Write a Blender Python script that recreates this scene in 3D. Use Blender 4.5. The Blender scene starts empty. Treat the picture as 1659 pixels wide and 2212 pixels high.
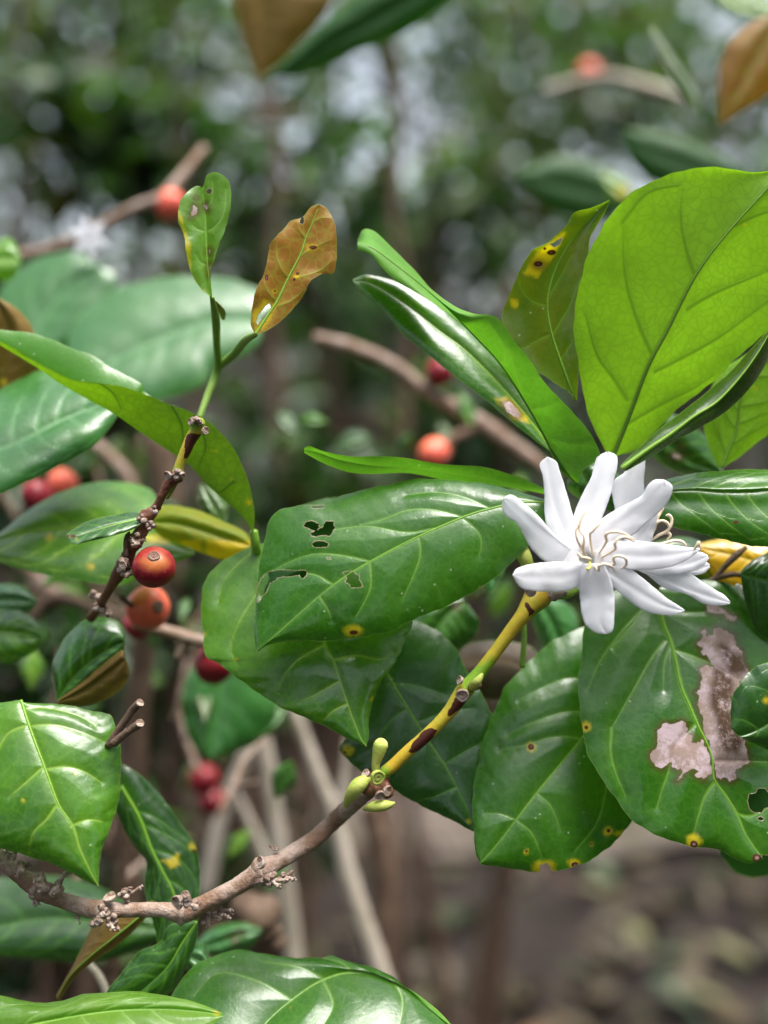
import bpy, math, random
import numpy as np
from mathutils import Vector, Euler
R_ = math.radians
scene = bpy.context.scene
COL = scene.collection
rng = np.random.RandomState(7)

# ------------------------------------------------------------------ camera, light, exposure
CAMH, TILT, T, FD = 1.15, 8.0, 0.36, 0.25
cam_d = bpy.data.cameras.new('camera'); cam = bpy.data.objects.new('camera', cam_d); COL.objects.link(cam)
cam.location = (0, 0, CAMH); cam.rotation_euler = (R_(90 - TILT), 0, 0)
cam_d.sensor_fit = 'HORIZONTAL'; cam_d.sensor_width = 36; cam_d.lens = 18 / T
cam_d.clip_start = 0.02; cam_d.clip_end = 500
cam_d.dof.use_dof = True; cam_d.dof.focus_distance = FD; cam_d.dof.aperture_fstop = 6.0
scene.camera = cam
scene.view_settings.view_transform = 'Standard'; scene.view_settings.look = 'None'
scene.view_settings.exposure = 1.32; scene.view_settings.gamma = 1
SUN_EL, SUN_AZ = 78, 110      # high and soft; azimuth clockwise from the viewing direction
world = bpy.data.worlds.new('World'); scene.world = world; world.use_nodes = True
wn = world.node_tree.nodes; wl = world.node_tree.links
sky = wn.new('ShaderNodeTexSky'); sky.sky_type = 'NISHITA'; sky.sun_disc = False
sky.sun_elevation = R_(SUN_EL); sky.sun_rotation = R_(SUN_AZ); sky.dust_density = 3; sky.air_density = 0.8; sky.ozone_density = 0.6
bg = wn['Background']; bg.inputs[1].default_value = 0.15; 
hs = wn.new('ShaderNodeHueSaturation'); hs.inputs['Saturation'].default_value = 0.45      # thin overcast
wl.new(sky.outputs[0], hs.inputs['Color']); wl.new(hs.outputs[0], bg.inputs[0])
sd = bpy.data.lights.new('sun', 'SUN'); sd.energy = 3.0; sd.angle = R_(32); sd.color = (1, 0.97, 0.92)
sun = bpy.data.objects.new('sun', sd); COL.objects.link(sun)
az = R_(SUN_AZ)
sdir = Vector((math.sin(az) * math.cos(R_(SUN_EL)), math.cos(az) * math.cos(R_(SUN_EL)), math.sin(R_(SUN_EL))))
sun.rotation_euler = sdir.to_track_quat('Z', 'Y').to_euler()
scene.render.engine = 'CYCLES'
scene.cycles.max_bounces = 8; scene.cycles.transparent_max_bounces = 8

# ------------------------------------------------------------------ helpers
_ct, _st = math.cos(R_(TILT)), math.sin(R_(TILT))
def P(x, y, d=0.0):
    """point seen at (x, y) of the 1659 x 2212 frame, d centimetres beyond the flower's distance (arrays allowed)"""
    x = np.asarray(x, float); y = np.asarray(y, float)
    D = FD + np.asarray(d, float) / 100.0
    cx = (x - 829.5) / 829.5 * T * D; cy = -(y - 1106) / 829.5 * T * D
    # camera basis: right=+X, forward=(0,ct,-st), up=(0,st,ct)
    X = cx + 0 * D; Y = D * _ct + cy * _st; Z = CAMH - D * _st + cy * _ct
    return np.stack([X, Y, Z], -1)
CAMP = np.array([0, 0, CAMH])
def W(px, d=0.0):   # metres per px at depth
    return px / 829.5 * T * (FD + d / 100.0)

def cr(pts, n, clamp=True):
    """Catmull-Rom through pts, resampled to n points by arc length"""
    p = np.asarray(pts, float)
    if len(p) == 2:
        t = np.linspace(0, 1, n)[:, None]; return p[0] * (1 - t) + p[1] * t
    q = np.vstack([2 * p[0] - p[1], p, 2 * p[-1] - p[-2]])
    out = []
    for i in range(1, len(q) - 2):
        t = np.linspace(0, 1, 24, endpoint=False)[:, None]
        a, b, c, e = q[i - 1], q[i], q[i + 1], q[i + 2]
        out.append(0.5 * ((2 * b) + (-a + c) * t + (2 * a - 5 * b + 4 * c - e) * t ** 2 + (-a + 3 * b - 3 * c + e) * t ** 3))
    out = np.vstack(out + [p[-1:]])
    s = np.r_[0, np.cumsum(np.linalg.norm(np.diff(out, axis=0), axis=1))]
    u = np.linspace(0, s[-1], n)
    return np.stack([np.interp(u, s, out[:, k]) for k in range(out.shape[1])], 1)

def seg_dist(pts, line):
    """min distance of pts (N,k) to polyline (M,k), and the param 0..1 along it"""
    best = np.full(len(pts), 1e9); par = np.zeros(len(pts)); M = len(line)
    for i in range(M - 1):
        a, b = line[i], line[i + 1]; ab = b - a; L2 = (ab * ab).sum() + 1e-18
        t = np.clip(((pts - a) @ ab) / L2, 0, 1)
        d = np.linalg.norm(pts - a - t[:, None] * ab, axis=1)
        m = d < best; best[m] = d[m]; par[m] = (i + t[m]) / (M - 1)
    return best, par

def poly_sdf(pts, poly):
    """signed distance (negative inside)"""
    poly = np.asarray(poly, float); line = np.vstack([poly, poly[:1]])
    d, _ = seg_dist(pts, line)
    x, y = pts[:, 0], pts[:, 1]; ins = np.zeros(len(pts), bool)
    for (x1, y1), (x2, y2) in zip(line[:-1], line[1:]):
        c = ((y1 > y) != (y2 > y))
        with np.errstate(divide='ignore', invalid='ignore'):
            ins ^= c & (x < (x2 - x1) * (y - y1) / (y2 - y1 + 1e-12) + x1)
    return np.where(ins, -d, d)

def nearest_on(pts, poly):
    line = np.vstack([np.asarray(poly, float), np.asarray(poly[:1], float)])
    best = np.full(len(pts), 1e9); out = pts.copy()
    for a, b in zip(line[:-1], line[1:]):
        ab = b - a; t = np.clip(((pts - a) @ ab) / ((ab * ab).sum() + 1e-12), 0, 1)
        q = a + t[:, None] * ab; d = np.linalg.norm(pts - q, axis=1); m = d < best
        best[m] = d[m]; out[m] = q[m]
    return out

def jag(poly, amp, n=6, seed=0):
    """roughen a polygon's outline"""
    r = np.random.RandomState(seed); p = np.asarray(poly, float); out = []
    for a, b in zip(p, np.roll(p, -1, 0)):
        for k in range(n):
            q = a + (b - a) * k / n
            out.append(q + (r.randn(2) * amp if k else 0))
    return np.array(out)

def link(name, me, mat, parent=None, smooth=True):
    if smooth:
        me.polygons.foreach_set('use_smooth', np.ones(len(me.polygons), bool))
    o = bpy.data.objects.new(name, me); COL.objects.link(o)
    if mat is not None: me.materials.append(mat)
    if parent is not None: o.parent = parent
    return o
def mesh_from(V, F, attrs=None):
    me = bpy.data.meshes.new('m')
    V = np.asarray(V, float); F = np.asarray(F, np.int32)
    if F.ndim == 2:
        me.vertices.add(len(V)); me.vertices.foreach_set('co', V.ravel())
        k = F.shape[1]
        me.loops.add(F.size); me.loops.foreach_set('vertex_index', F.ravel())
        me.polygons.add(len(F)); me.polygons.foreach_set('loop_start', np.arange(0, F.size, k, dtype=np.int32))
    me.update(calc_edges=True); me.validate()
    for k, a in (attrs or {}).items():
        at = me.attributes.new(k, 'FLOAT', 'POINT'); at.data.foreach_set('value', np.asarray(a, np.float32))
    return me
def tag(o, label=None, cat=None, group=None, kind=None):
    if label: o['label'] = label
    if cat: o['category'] = cat
    if group: o['group'] = group
    if kind: o['kind'] = kind
    return o
def empty(name, loc, label=None, cat=None, group=None):
    o = bpy.data.objects.new(name, None); COL.objects.link(o); o.location = tuple(loc); o.empty_display_size = 0.01
    tag(o, label, cat, group)
    bpy.context.view_layer.update()
    return o
def put(o, parent):
    """parent keeping the world position (all meshes are built in world space)"""
    o.parent = parent
    m = Vector((0, 0, 0)); q = parent
    while q is not None: m += Vector(q.location); q = q.parent
    # subtract the chain's offset
    o.location = Vector(o.location) - m
    return o

# ------------------------------------------------------------------ node materials
class NT:
    def __init__(s, name):
        s.m = bpy.data.materials.new(name); s.m.use_nodes = True
        s.n = s.m.node_tree.nodes; s.l = s.m.node_tree.links; s.n.clear()
        s.out = s.n.new('ShaderNodeOutputMaterial')
    def new(s, t, **kw):
        x = s.n.new(t)
        for k, v in kw.items(): setattr(x, k, v)
        return x
    def set(s, x, k, v):
        if isinstance(v, bpy.types.NodeSocket): s.l.new(v, x.inputs[k])
        elif isinstance(v, (tuple, list)) and len(v) == 3 and x.inputs[k].type == 'RGBA': x.inputs[k].default_value = (*v, 1)
        else: x.inputs[k].default_value = v
    def attr(s, name):
        a = s.new('ShaderNodeAttribute'); a.attribute_name = name; return a.outputs['Fac']
    def math(s, op, a, b=None, c=None, clamp=False):
        x = s.new('ShaderNodeMath', operation=op, use_clamp=clamp); s.set(x, 0, a)
        if b is not None: s.set(x, 1, b)
        if c is not None: s.set(x, 2, c)
        return x.outputs[0]
    def mix(s, f, a, b, mode='MIX'):
        x = s.new('ShaderNodeMix', data_type='RGBA', blend_type=mode)
        s.set(x, 0, f); s.set(x, 6, a); s.set(x, 7, b); return x.outputs[2]
    def fmix(s, f, a, b):
        x = s.new('ShaderNodeMix', data_type='FLOAT'); s.set(x, 0, f); s.set(x, 2, a); s.set(x, 3, b); return x.outputs[0]
    def ramp(s, v, lo, hi, a=0.0, b=1.0):
        x = s.new('ShaderNodeMapRange', interpolation_type='SMOOTHSTEP')
        s.set(x, 0, v); s.set(x, 1, lo); s.set(x, 2, hi); s.set(x, 3, a); s.set(x, 4, b); return x.outputs[0]
    def noise(s, scale, detail=3, rough=0.5, vec=None, dist=0.0, col=False):
        x = s.new('ShaderNodeTexNoise'); s.set(x, 'Scale', scale); s.set(x, 'Detail', detail); s.set(x, 'Roughness', rough)
        s.set(x, 'Distortion', dist)
        if vec is None: vec = s.coord()
        s.l.new(vec, x.inputs['Vector'])
        return x.outputs[1 if col else 0]
    def coord(s):
        if not hasattr(s, '_c'):
            s._c = s.new('ShaderNodeTexCoord').outputs['Object']
        return s._c
    def bump(s, h, strength, dist):
        x = s.new('ShaderNodeBump'); s.set(x, 'Strength', strength); s.set(x, 'Distance', dist); s.set(x, 'Height', h)
        return x.outputs[0]

def leaf_mat(name, top, top2, under, vein_top, vein_under, trans=0.35, rough=0.28, tcol=None, mott=0.5, spec=0.5, veinstr=0.45, urough=0.5, coat=0.7):
    t = NT(name)
    geo = t.new('ShaderNodeNewGeometry'); back = geo.outputs['Backfacing']
    big = t.noise(28, 3, 0.6); fine = t.noise(320, 4, 0.65); mid = t.noise(95, 4, 0.6)
    pat = t.math('ADD', t.math('MULTIPLY', big, 0.6), t.math('MULTIPLY', mid, 0.4))
    pat = t.ramp(pat, 0.38, 0.66)
    ctop = t.mix(t.math('MULTIPLY', pat, mott), top, top2)
    cund = t.mix(t.math('MULTIPLY', pat, 0.85), under, tuple(min(1, c * 1.4) for c in under))
    vein = t.attr('vein')
    vm = t.math('MULTIPLY', t.ramp(vein, 0.25, 1.7, 1, 0), veinstr)
    halo = t.math('MULTIPLY', t.ramp(vein, 1.0, 7.0, 1, 0), 0.22 * veinstr)
    # faint reticulate network of smallest veins
    vor = t.new('ShaderNodeTexVoronoi', feature='DISTANCE_TO_EDGE'); t.set(vor, 'Scale', 420.0); 
    wv = t.new('ShaderNodeVectorMath', operation='ADD'); t.l.new(t.coord(), wv.inputs[0])
    nz = t.new('ShaderNodeVectorMath', operation='SCALE'); t.l.new(t.noise(200, 2, col=True), nz.inputs[0]); nz.inputs['Scale'].default_value = 0.004
    t.l.new(nz.outputs[0], wv.inputs[1]); t.l.new(wv.outputs[0], vor.inputs['Vector'])
    ret = t.ramp(vor.outputs['Distance'], 0.0, 0.16, 1, 0)
    ctop = t.mix(t.math('MULTIPLY', ret, 0.08), ctop, vein_top)
    ctop = t.mix(t.math('ADD', vm, halo, clamp=True), ctop, vein_top)
    cund = t.mix(t.math('MULTIPLY', ret, 0.28), cund, vein_under)
    cund = t.mix(t.math('ADD', vm, halo, clamp=True), cund, vein_under)
    col = t.mix(back, ctop, cund)
    # yellowing, brown spots, dead patches (distance fields carried by the mesh, px units, negative inside)
    jitter = t.math('MULTIPLY', t.math('SUBTRACT', t.noise(450, 4, 0.7), 0.5), 9.0)
    yel = t.ramp(t.math('ADD', t.attr('yel'), t.math('MULTIPLY', jitter, 2.4)), -6, 6, 1, 0)
    yc = t.mix(t.noise(150, 2), (0.72, 0.46, 0.010), (0.45, 0.44, 0.02))
    col = t.mix(t.math('MULTIPLY', yel, 0.82), col, yc)
    pal = t.ramp(t.math('ADD', t.attr('pal'), t.math('MULTIPLY', jitter, 1.3)), -0.8, 0.8, 1, 0)
    palh = t.ramp(t.math('ADD', t.attr('pal'), jitter), 0, 16, 1, 0)
    col = t.mix(t.math('MULTIPLY', palh, 0.7), col, (0.085, 0.05, 0.012))
    dead = t.mix(t.ramp(t.noise(130, 6, 0.8), 0.42, 0.58), (0.30, 0.22, 0.19), (0.50, 0.39, 0.42))
    dk = t.ramp(t.attr('dark'), -5, 20, 1, 0.12)
    dkn = t.math('MULTIPLY', dk, t.ramp(t.noise(210, 7, 0.85), 0.32, 0.52))
    dead = t.mix(dkn, dead, (0.075, 0.044, 0.028))
    dead = t.mix(t.math('MULTIPLY', vm, 0.5), dead, (0.18, 0.10, 0.06))
    col = t.mix(pal, col, dead)
    brn = t.ramp(t.math('ADD', t.attr('brn'), t.math('MULTIPLY', jitter, 0.5)), -1.5, 1.5, 1, 0)
    bc = t.mix(t.ramp(t.attr('brn'), -7, -3, 1, 0), (0.075, 0.02, 0.010), (0.32, 0.20, 0.17))
    col = t.mix(brn, col, bc)
    rim = t.ramp(t.attr('rim'), 0.0, 2.2, 1, 0)
    col = t.mix(t.math('MULTIPLY', rim, 0.55), col, (0.20, 0.33, 0.06))
    hr = t.ramp(t.attr('hole'), 0.5, 3.0, 1, 0)
    col = t.mix(t.math('MULTIPLY', hr, 0.85), col, (0.36, 0.27, 0.17))
    # tiny pale dust specks
    vs = t.new('ShaderNodeTexVoronoi', feature='F1'); t.set(vs, 'Scale', 300.0); t.l.new(t.coord(), vs.inputs['Vector'])
    sp = t.math('MULTIPLY', t.ramp(vs.outputs['Distance'], 0.05, 0.10, 1, 0), t.math('GREATER_THAN', t.noise(77, 2), 0.53))
    col = t.mix(t.math('MULTIPLY', sp, 0.6), col, (0.45, 0.5, 0.40))
    b = t.new('ShaderNodeBsdfPrincipled')
    t.set(b, 'Base Color', col)
    deadm = t.math('MAXIMUM', pal, brn)
    r = t.fmix(back, rough, urough); r = t.math('ADD', r, t.math('MULTIPLY', t.math('SUBTRACT', fine, 0.5), 0.25))
    r = t.fmix(deadm, r, 0.85); t.set(b, 'Roughness', r)
    t.set(b, 'Specular IOR Level', t.fmix(deadm, t.fmix(back, spec, 0.25), 0.15))
    t.set(b, 'Coat Weight', t.fmix(t.math('MAXIMUM', deadm, back), coat, 0.0)); t.set(b, 'Coat Roughness', t.ramp(big, .35, .65, .2, .4))
    streak = t.noise(900, 3, 0.6)
    h = t.math('ADD', t.math('MULTIPLY', fine, 1.0), t.math('MULTIPLY', mid, 2.2))
    h = t.math('ADD', h, t.math('MULTIPLY', streak, 0.3))
    h = t.math('SUBTRACT', h, t.math('MULTIPLY', ret, 0.08))
    h = t.math('SUBTRACT', h, t.math('MULTIPLY', t.ramp(vein, 0.2, 2.0, 1, 0), 0.6))
    bp = t.bump(h, 0.38, 0.00028); t.set(b, 'Normal', bp)
    tr = t.new('ShaderNodeBsdfTranslucent')
    tc = t.mix(1.0, col, tcol or (1.5, 1.75, 0.55), 'MULTIPLY')
    t.set(tr, 'Color', tc)
    ms = t.new('ShaderNodeMixShader'); t.set(ms, 0, t.fmix(deadm, trans, 0.15))
    t.l.new(b.outputs[0], ms.inputs[1]); t.l.new(tr.outputs[0], ms.inputs[2]); t.l.new(ms.outputs[0], t.out.inputs[0])
    return t.m

# ------------------------------------------------------------------ the leaf builder
LEAFN = [0]
def leaf_grid(mid, L, Rr, NU, NV, d0=0, gx=0, gy=0, eL=0.3, eR=0.3, ca=0, b=0.15, wav=0.035, seed=0, fn=None, tw=0):
    """screen coordinates + depth of every grid vertex. v=-1 left edge .. 0 midrib .. 1 right edge; u base -> tip"""
    m = cr(mid, NU); l = cr(L, NU); r = cr(Rr, NU)
    c = np.mean(np.vstack([l[:, :2], r[:, :2]]), 0)
    uu_ = np.linspace(0, 1, NU); rj = np.random.RandomState(seed + 71)
    for e_ in (l, r):
        tt_ = np.gradient(e_[:, :2], axis=0); tt_ /= np.linalg.norm(tt_, axis=1, keepdims=True) + 1e-9
        amp_ = min(2.2, np.linalg.norm(e_[:, :2] - m[:, :2], axis=1).mean() * .014) * np.sin(np.pi * uu_) ** .5
        w_ = .6 * np.sin(uu_ * 37 + rj.rand() * 6) + .5 * np.sin(uu_ * 71 + rj.rand() * 6) + .35 * np.sin(uu_ * 133 + rj.rand() * 6)
        e_[:, :2] += np.stack([-tt_[:, 1], tt_[:, 0]], 1) * (amp_ * w_)[:, None]
    def dep(p):
        e = p[:, 2] if p.shape[1] > 2 else 0
        return d0 + gx * (p[:, 0] - c[0]) / 100 + gy * (p[:, 1] - c[1]) / 100 + e
    u = np.linspace(0, 1, NU)
    arch = ca * (2 * u - 1) ** 2
    env = np.sin(np.pi * np.clip(u * 0.94 + 0.03, 0, 1)) ** 0.7
    dm, dl, dr = dep(m) + arch, dep(l) + arch + eL * env + tw * env, dep(r) + arch + eR * env - tw * env
    rs = np.random.RandomState(seed + 11); ph = rs.rand(8) * 6.28
    v = np.linspace(-1, 1, 2 * NV + 1); av = np.abs(v)
    X = np.zeros((NU, len(v))); Y = X.copy(); D = X.copy()
    for j, vv in enumerate(v):
        a = abs(vv); e, de = (l, dl) if vv < 0 else (r, dr)
        X[:, j] = m[:, 0] * (1 - a) + e[:, 0] * a
        Y[:, j] = m[:, 1] * (1 - a) + e[:, 1] * a
        D[:, j] = dm * (1 - a) + de * a - b * 4 * a * (1 - a) * env * 0.9
        s = 0 if vv < 0 else 3
        D[:, j] += wav * a ** 2 * env * (np.sin(u * 17 + ph[s]) + 0.7 * np.sin(u * 31 + ph[s + 1])) + wav * 0.8 * a * env * np.sin(u * 8 + ph[s + 2])
    if fn is not None: D = D + fn(np.tile(u[:, None], (1, len(v))), np.tile(v[None], (NU, 1)), X, Y)
    return X, Y, D, u, v

def build_leaf(name, mat, mid, L, Rr, NU=90, NV=30, face='top', veins=None, nv=6, sweep=0.16, curve=0.10, vw=0.28, mw=0.5, quilt=0.28, vd=0.22,
               holes=(), yel=(), brn=(), pal=(), dark=(), label=None, parent=None, cat=None, group=None, rib=True, ribmat=None, top=False, petiole=None, facehalf=0, veinside=0, **kw):
    LEAFN[0] += 1
    if NU >= 60: NU = int(NU * 1.55); NV = int(NV * 1.5)
    X, Y, D, u, v = leaf_grid(mid, L, Rr, NU, NV, seed=LEAFN[0], **kw)
    n1, n2 = X.shape
    S = P(X, Y, D)                                   # (NU, nv, 3)
    # normals
    du = np.gradient(S, axis=0); dv = np.gradient(S, axis=1)
    N = np.cross(du, dv); nl = np.linalg.norm(N, axis=2, keepdims=True); area = nl[..., 0]; N = N / np.maximum(nl, 1e-12)
    toc = CAMP - S; toc /= np.linalg.norm(toc, axis=2, keepdims=True)
    fw = np.ones(n2) if not facehalf else (v * facehalf > 0).astype(float)
    facing = ((N * toc).sum(2) * area * fw[None]).sum()
    sign = 1 if (facing > 0) == (face == 'top') else -1
    N = N * sign
    pts = S.reshape(-1, 3)
    scr = np.stack([X.ravel(), Y.ravel()], 1)
    # veins
    vr = np.full(len(pts), 12.0); vabs = np.full(len(pts), 1.0)
    def s_uv(uu, vv):
        iu = np.clip(uu, 0, 1) * (n1 - 1); iv = (np.clip(vv, -1, 1) + 1) / 2 * (n2 - 1)
        i0 = np.floor(iu).astype(int).clip(0, n1 - 2); j0 = np.floor(iv).astype(int).clip(0, n2 - 2)
        fu = (iu - i0)[:, None]; fv = (iv - j0)[:, None]
        return (S[i0, j0] * (1 - fu) + S[i0 + 1, j0] * fu) * (1 - fv) + (S[i0, j0 + 1] * (1 - fu) + S[i0 + 1, j0 + 1] * fu) * fv
    lines = []
    rs = np.random.RandomState(LEAFN[0] * 3 + 1)
    if nv and veins is None:
        for sgn in (-1, 1):
            for k in range(nv):
                u0 = 0.06 + 0.80 * (k + 0.5 * rs.rand() + (0.25 if sgn > 0 else 0)) / nv
                t = np.linspace(0, 1, 12); vv = 0.88 * t ** 0.9
                uu = u0 + sweep * t + curve * t ** 2.5
                lines.append((s_uv(uu, sgn * vv), vw))
                # loop towards the next one
                t2 = np.linspace(0, 1, 6)
                lines.append((s_uv(uu[-1] + 0.10 * t2, sgn * (0.88 - 0.06 * t2)), vw * 0.5))
                # one cross vein
                ua = u0 + sweep * .5 + curve * .18
                lines.append((s_uv(ua + 0.11 * t2, sgn * (0.45 + 0.05 * np.sin(t2 * 3) + 0.06 * t2)), vw * 0.42))
    elif veins:
        for vl in veins:
            q = cr(vl, 14)
            pen = np.where(np.tile(v[None], (n1, 1)).ravel() * veinside < 0, 1e9, 0) if veinside else 0
            ln = []
            for p in q:
                dd = ((scr - p[:2]) ** 2).sum(1) + pen; ix = np.argpartition(dd, 6)[:6]; wt = 1 / (dd[ix] + .5)
                ln.append((pts[ix] * wt[:, None]).sum(0) / wt.sum())
            ln = np.array(ln); ln[1:-1] = (ln[:-2] + 2 * ln[1:-1] + ln[2:]) / 4
            lines.append((ln, vw))
    midline = S[:, NV]
    for ln, w in lines:
        d, par = seg_dist(pts, ln); wd = w * (1 - 0.7 * par)
        vr = np.minimum(vr, d * 1000 / wd); vabs = np.minimum(vabs, d)
    d, par = seg_dist(pts, midline[::3] if n1 > 40 else midline)
    vr = np.minimum(vr, d * 1000 / (mw * (1 - 0.75 * par))); vabs = np.minimum(vabs, d * 0.8)
    mm = vabs * 1000
    va = np.abs(np.tile(v[None], (n1, 1)).ravel())
    disp = -0.55 * vd * np.exp(-(mm / 0.9) ** 2) + quilt * (1 - np.exp(-(mm / 3.5) ** 2)) * (1 - va ** 6)
    S2 = pts + N.reshape(-1, 3) * (disp / 1000)[:, None]
    def fieldmin(items, default=60.0):
        f = np.full(len(pts), default)
        for it in items:
            if isinstance(it, tuple) and np.isscalar(it[0]):
                x, y, r = it[:3]; sx = it[3] if len(it) > 3 else 1
                f = np.minimum(f, np.sqrt(((scr[:, 0] - x) / sx) ** 2 + (scr[:, 1] - y) ** 2) - r)
            else: f = np.minimum(f, poly_sdf(scr, it))
        return f
    hole = np.full(len(pts), 60.0); keep = np.ones(len(pts), bool)
    for hp in holes:
        hp = np.asarray(hp, float); sd_ = poly_sdf(scr, hp); hole = np.minimum(hole, np.maximum(sd_, 0))
        cell = np.sqrt(np.median(np.abs(np.diff(X, axis=1))) * np.median(np.abs(np.diff(Y, axis=0))) + 1) * 1.2
        near = (np.abs(sd_) < max(1.2, cell * 0.6))
        if near.any():
            q = nearest_on(scr[near], hp); off = q - scr[near]
            dd = D.ravel()[near]
            S2[near] += P(q[:, 0], q[:, 1], dd) - P(scr[near][:, 0], scr[near][:, 1], dd)
        keep &= ~((sd_ < 0) & ~near)
    iu, iv = np.meshgrid(np.arange(n1 - 1), np.arange(n2 - 1), indexing='ij')
    a = (iu * n2 + iv).ravel(); F = np.stack([a, a + n2, a + n2 + 1, a + 1], 1)
    if sign < 0: F = F[:, ::-1]
    if len(holes):
        F = F[keep[F].all(1)]
        cen = scr[F].mean(1)
        for hp in holes: 
            m = poly_sdf(cen, hp) > 0; F = F[m]; cen = cen[m]
    # edge distance in px (approx.)
    half = np.linalg.norm(np.stack([X[:, -1] - X[:, NV], Y[:, -1] - Y[:, NV]], 1), axis=1); halfl = np.linalg.norm(np.stack([X[:, 0] - X[:, NV], Y[:, 0] - Y[:, NV]], 1), axis=1)
    hw = np.where(v[None] < 0, halfl[:, None], half[:, None]); rim = ((1 - np.abs(v[None])) * hw).ravel()
    attrs = dict(vein=vr, yel=fieldmin(yel), brn=fieldmin(brn), pal=fieldmin(pal), dark=fieldmin(dark), rim=rim, hole=hole)
    base = S[0, NV]
    me = mesh_from(S2 - base, F, attrs)
    if top:      # a thing of its own
        root = empty(name, base, label, cat or 'leaf', group)
        o = link('blade', me, mat, root); holder = root
    else:
        o = link(name, me, mat); o.location = base; holder = o
        if label: o['label'] = label
        if parent is not None: put(o, parent)
    if rib and ribmat is not None:
        sgn = 1 if face == 'top' else -1
        ml = S2.reshape(n1, n2, 3)[:, NV] + N[:, NV] * (-0.00012 if face == 'top' else -0.0001)
        ml = ml[: int(n1 * 0.97)]
        k = max(2, n1 // 3); ii = np.linspace(0, len(ml) - 1, k).astype(int)
        rr = mw * 0.00065 * (1 - 0.8 * ii / len(ml))
        V, Fq = tube_data(ml[ii] - base, rr, 8)
        ro = link('midrib', mesh_from(V, Fq), ribmat, holder)
    if petiole is not None:
        pp, pr = petiole
        pl = np.array([P(*p) for p in pp]); V, Fq = tube_data(cr(pl, 16) - base, np.linspace(pr, pr * 1.25, 16) , 10)
        link('petiole', mesh_from(V, Fq), ribmat, holder)
    return holder

def tube_data(pts, rad, seg=10, squash=1.0, bumps=0.0, seed=0):
    pts = np.asarray(pts, float); rad = np.broadcast_to(np.asarray(rad, float), (len(pts),)).copy()
    t0 = pts[0] - pts[1]; t0 /= np.linalg.norm(t0); t1 = pts[-1] - pts[-2]; t1 /= np.linalg.norm(t1)
    pts = np.vstack([pts[0] + t0 * rad[0] * 0.36, pts[0] + t0 * rad[0] * 0.3, pts, pts[-1] + t1 * rad[-1] * 0.3, pts[-1] + t1 * rad[-1] * 0.36])
    rad = np.r_[rad[0] * 0.02, rad[0] * 0.75, rad, rad[-1] * 0.75, rad[-1] * 0.02]
    tn = np.gradient(pts, axis=0); tn /= np.linalg.norm(tn, axis=1, keepdims=True) + 1e-12
    up = np.array([0.13, 0.2, 0.97])
    if abs(tn[0] @ up) > 0.9: up = np.array([0.95, 0.2, 0.1])
    V = []; n = np.cross(tn[0], up); n /= np.linalg.norm(n)
    rs = np.random.RandomState(seed)
    for i in range(len(pts)):
        n = n - tn[i] * (n @ tn[i]); n /= np.linalg.norm(n); bb = np.cross(tn[i], n)
        th = np.arange(seg) / seg * 2 * math.pi
        r = rad[i] * (1 + bumps * rs.randn(seg))
        V.append(pts[i] + (np.cos(th) * r)[:, None] * n + (np.sin(th) * r * squash)[:, None] * bb)
    V = np.vstack(V)
    i, j = np.meshgrid(np.arange(len(pts) - 1), np.arange(seg), indexing='ij'); i = i.ravel(); j = j.ravel(); k = (j + 1) % seg
    return V, np.stack([i * seg + j, i * seg + k, (i + 1) * seg + k, (i + 1) * seg + j], 1)

def proj(V):
    r = np.asarray(V) - CAMP
    dep = r[:, 1] * _ct - r[:, 2] * _st; up = r[:, 1] * _st + r[:, 2] * _ct
    return np.stack([829.5 + r[:, 0] / dep / T * 829.5, 1106 - up / dep / T * 829.5], 1)

def join_data(parts):
    V = []; F = []; k = 0
    for v, f in parts:
        V.append(v); F.append(np.asarray(f) + k); k += len(v)
    return np.vstack(V), np.vstack(F)

def make(name, V, F, mat, parent=None, label=None, top=False, cat=None, group=None, brn=(), grn=(), base=None):
    V = np.asarray(V, float)
    base = V.mean(0) if base is None else np.asarray(base)
    at = {}
    if brn or grn:
        sc = proj(V)
        for nm, items in (('brn', brn), ('grn', grn)):
            f = np.full(len(V), 60.0)
            for it in items:
                if np.isscalar(it[0]): f = np.minimum(f, np.linalg.norm(sc - np.array(it[:2]), axis=1) - it[2])
                else: f = np.minimum(f, poly_sdf(sc, it))
            at[nm] = f
    o = link(name, mesh_from(V - base, F, at), mat)
    o.location = base
    tag(o, label, cat, group)
    if parent is not None: put(o, parent)
    return o

def stem_data(pts, n=40, seg=14, bumps=0.02, seed=0, px=True, squash=1.0):
    """pts: (x, y, d, radius_px)"""
    q = cr([(p[0], p[1], p[2] * 30, p[3]) for p in pts], n)
    c = P(q[:, 0], q[:, 1], q[:, 2] / 30); r = W(q[:, 3], q[:, 2] / 30)
    return tube_data(c, np.maximum(r, 1e-5), seg, squash, bumps, seed)

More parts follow.
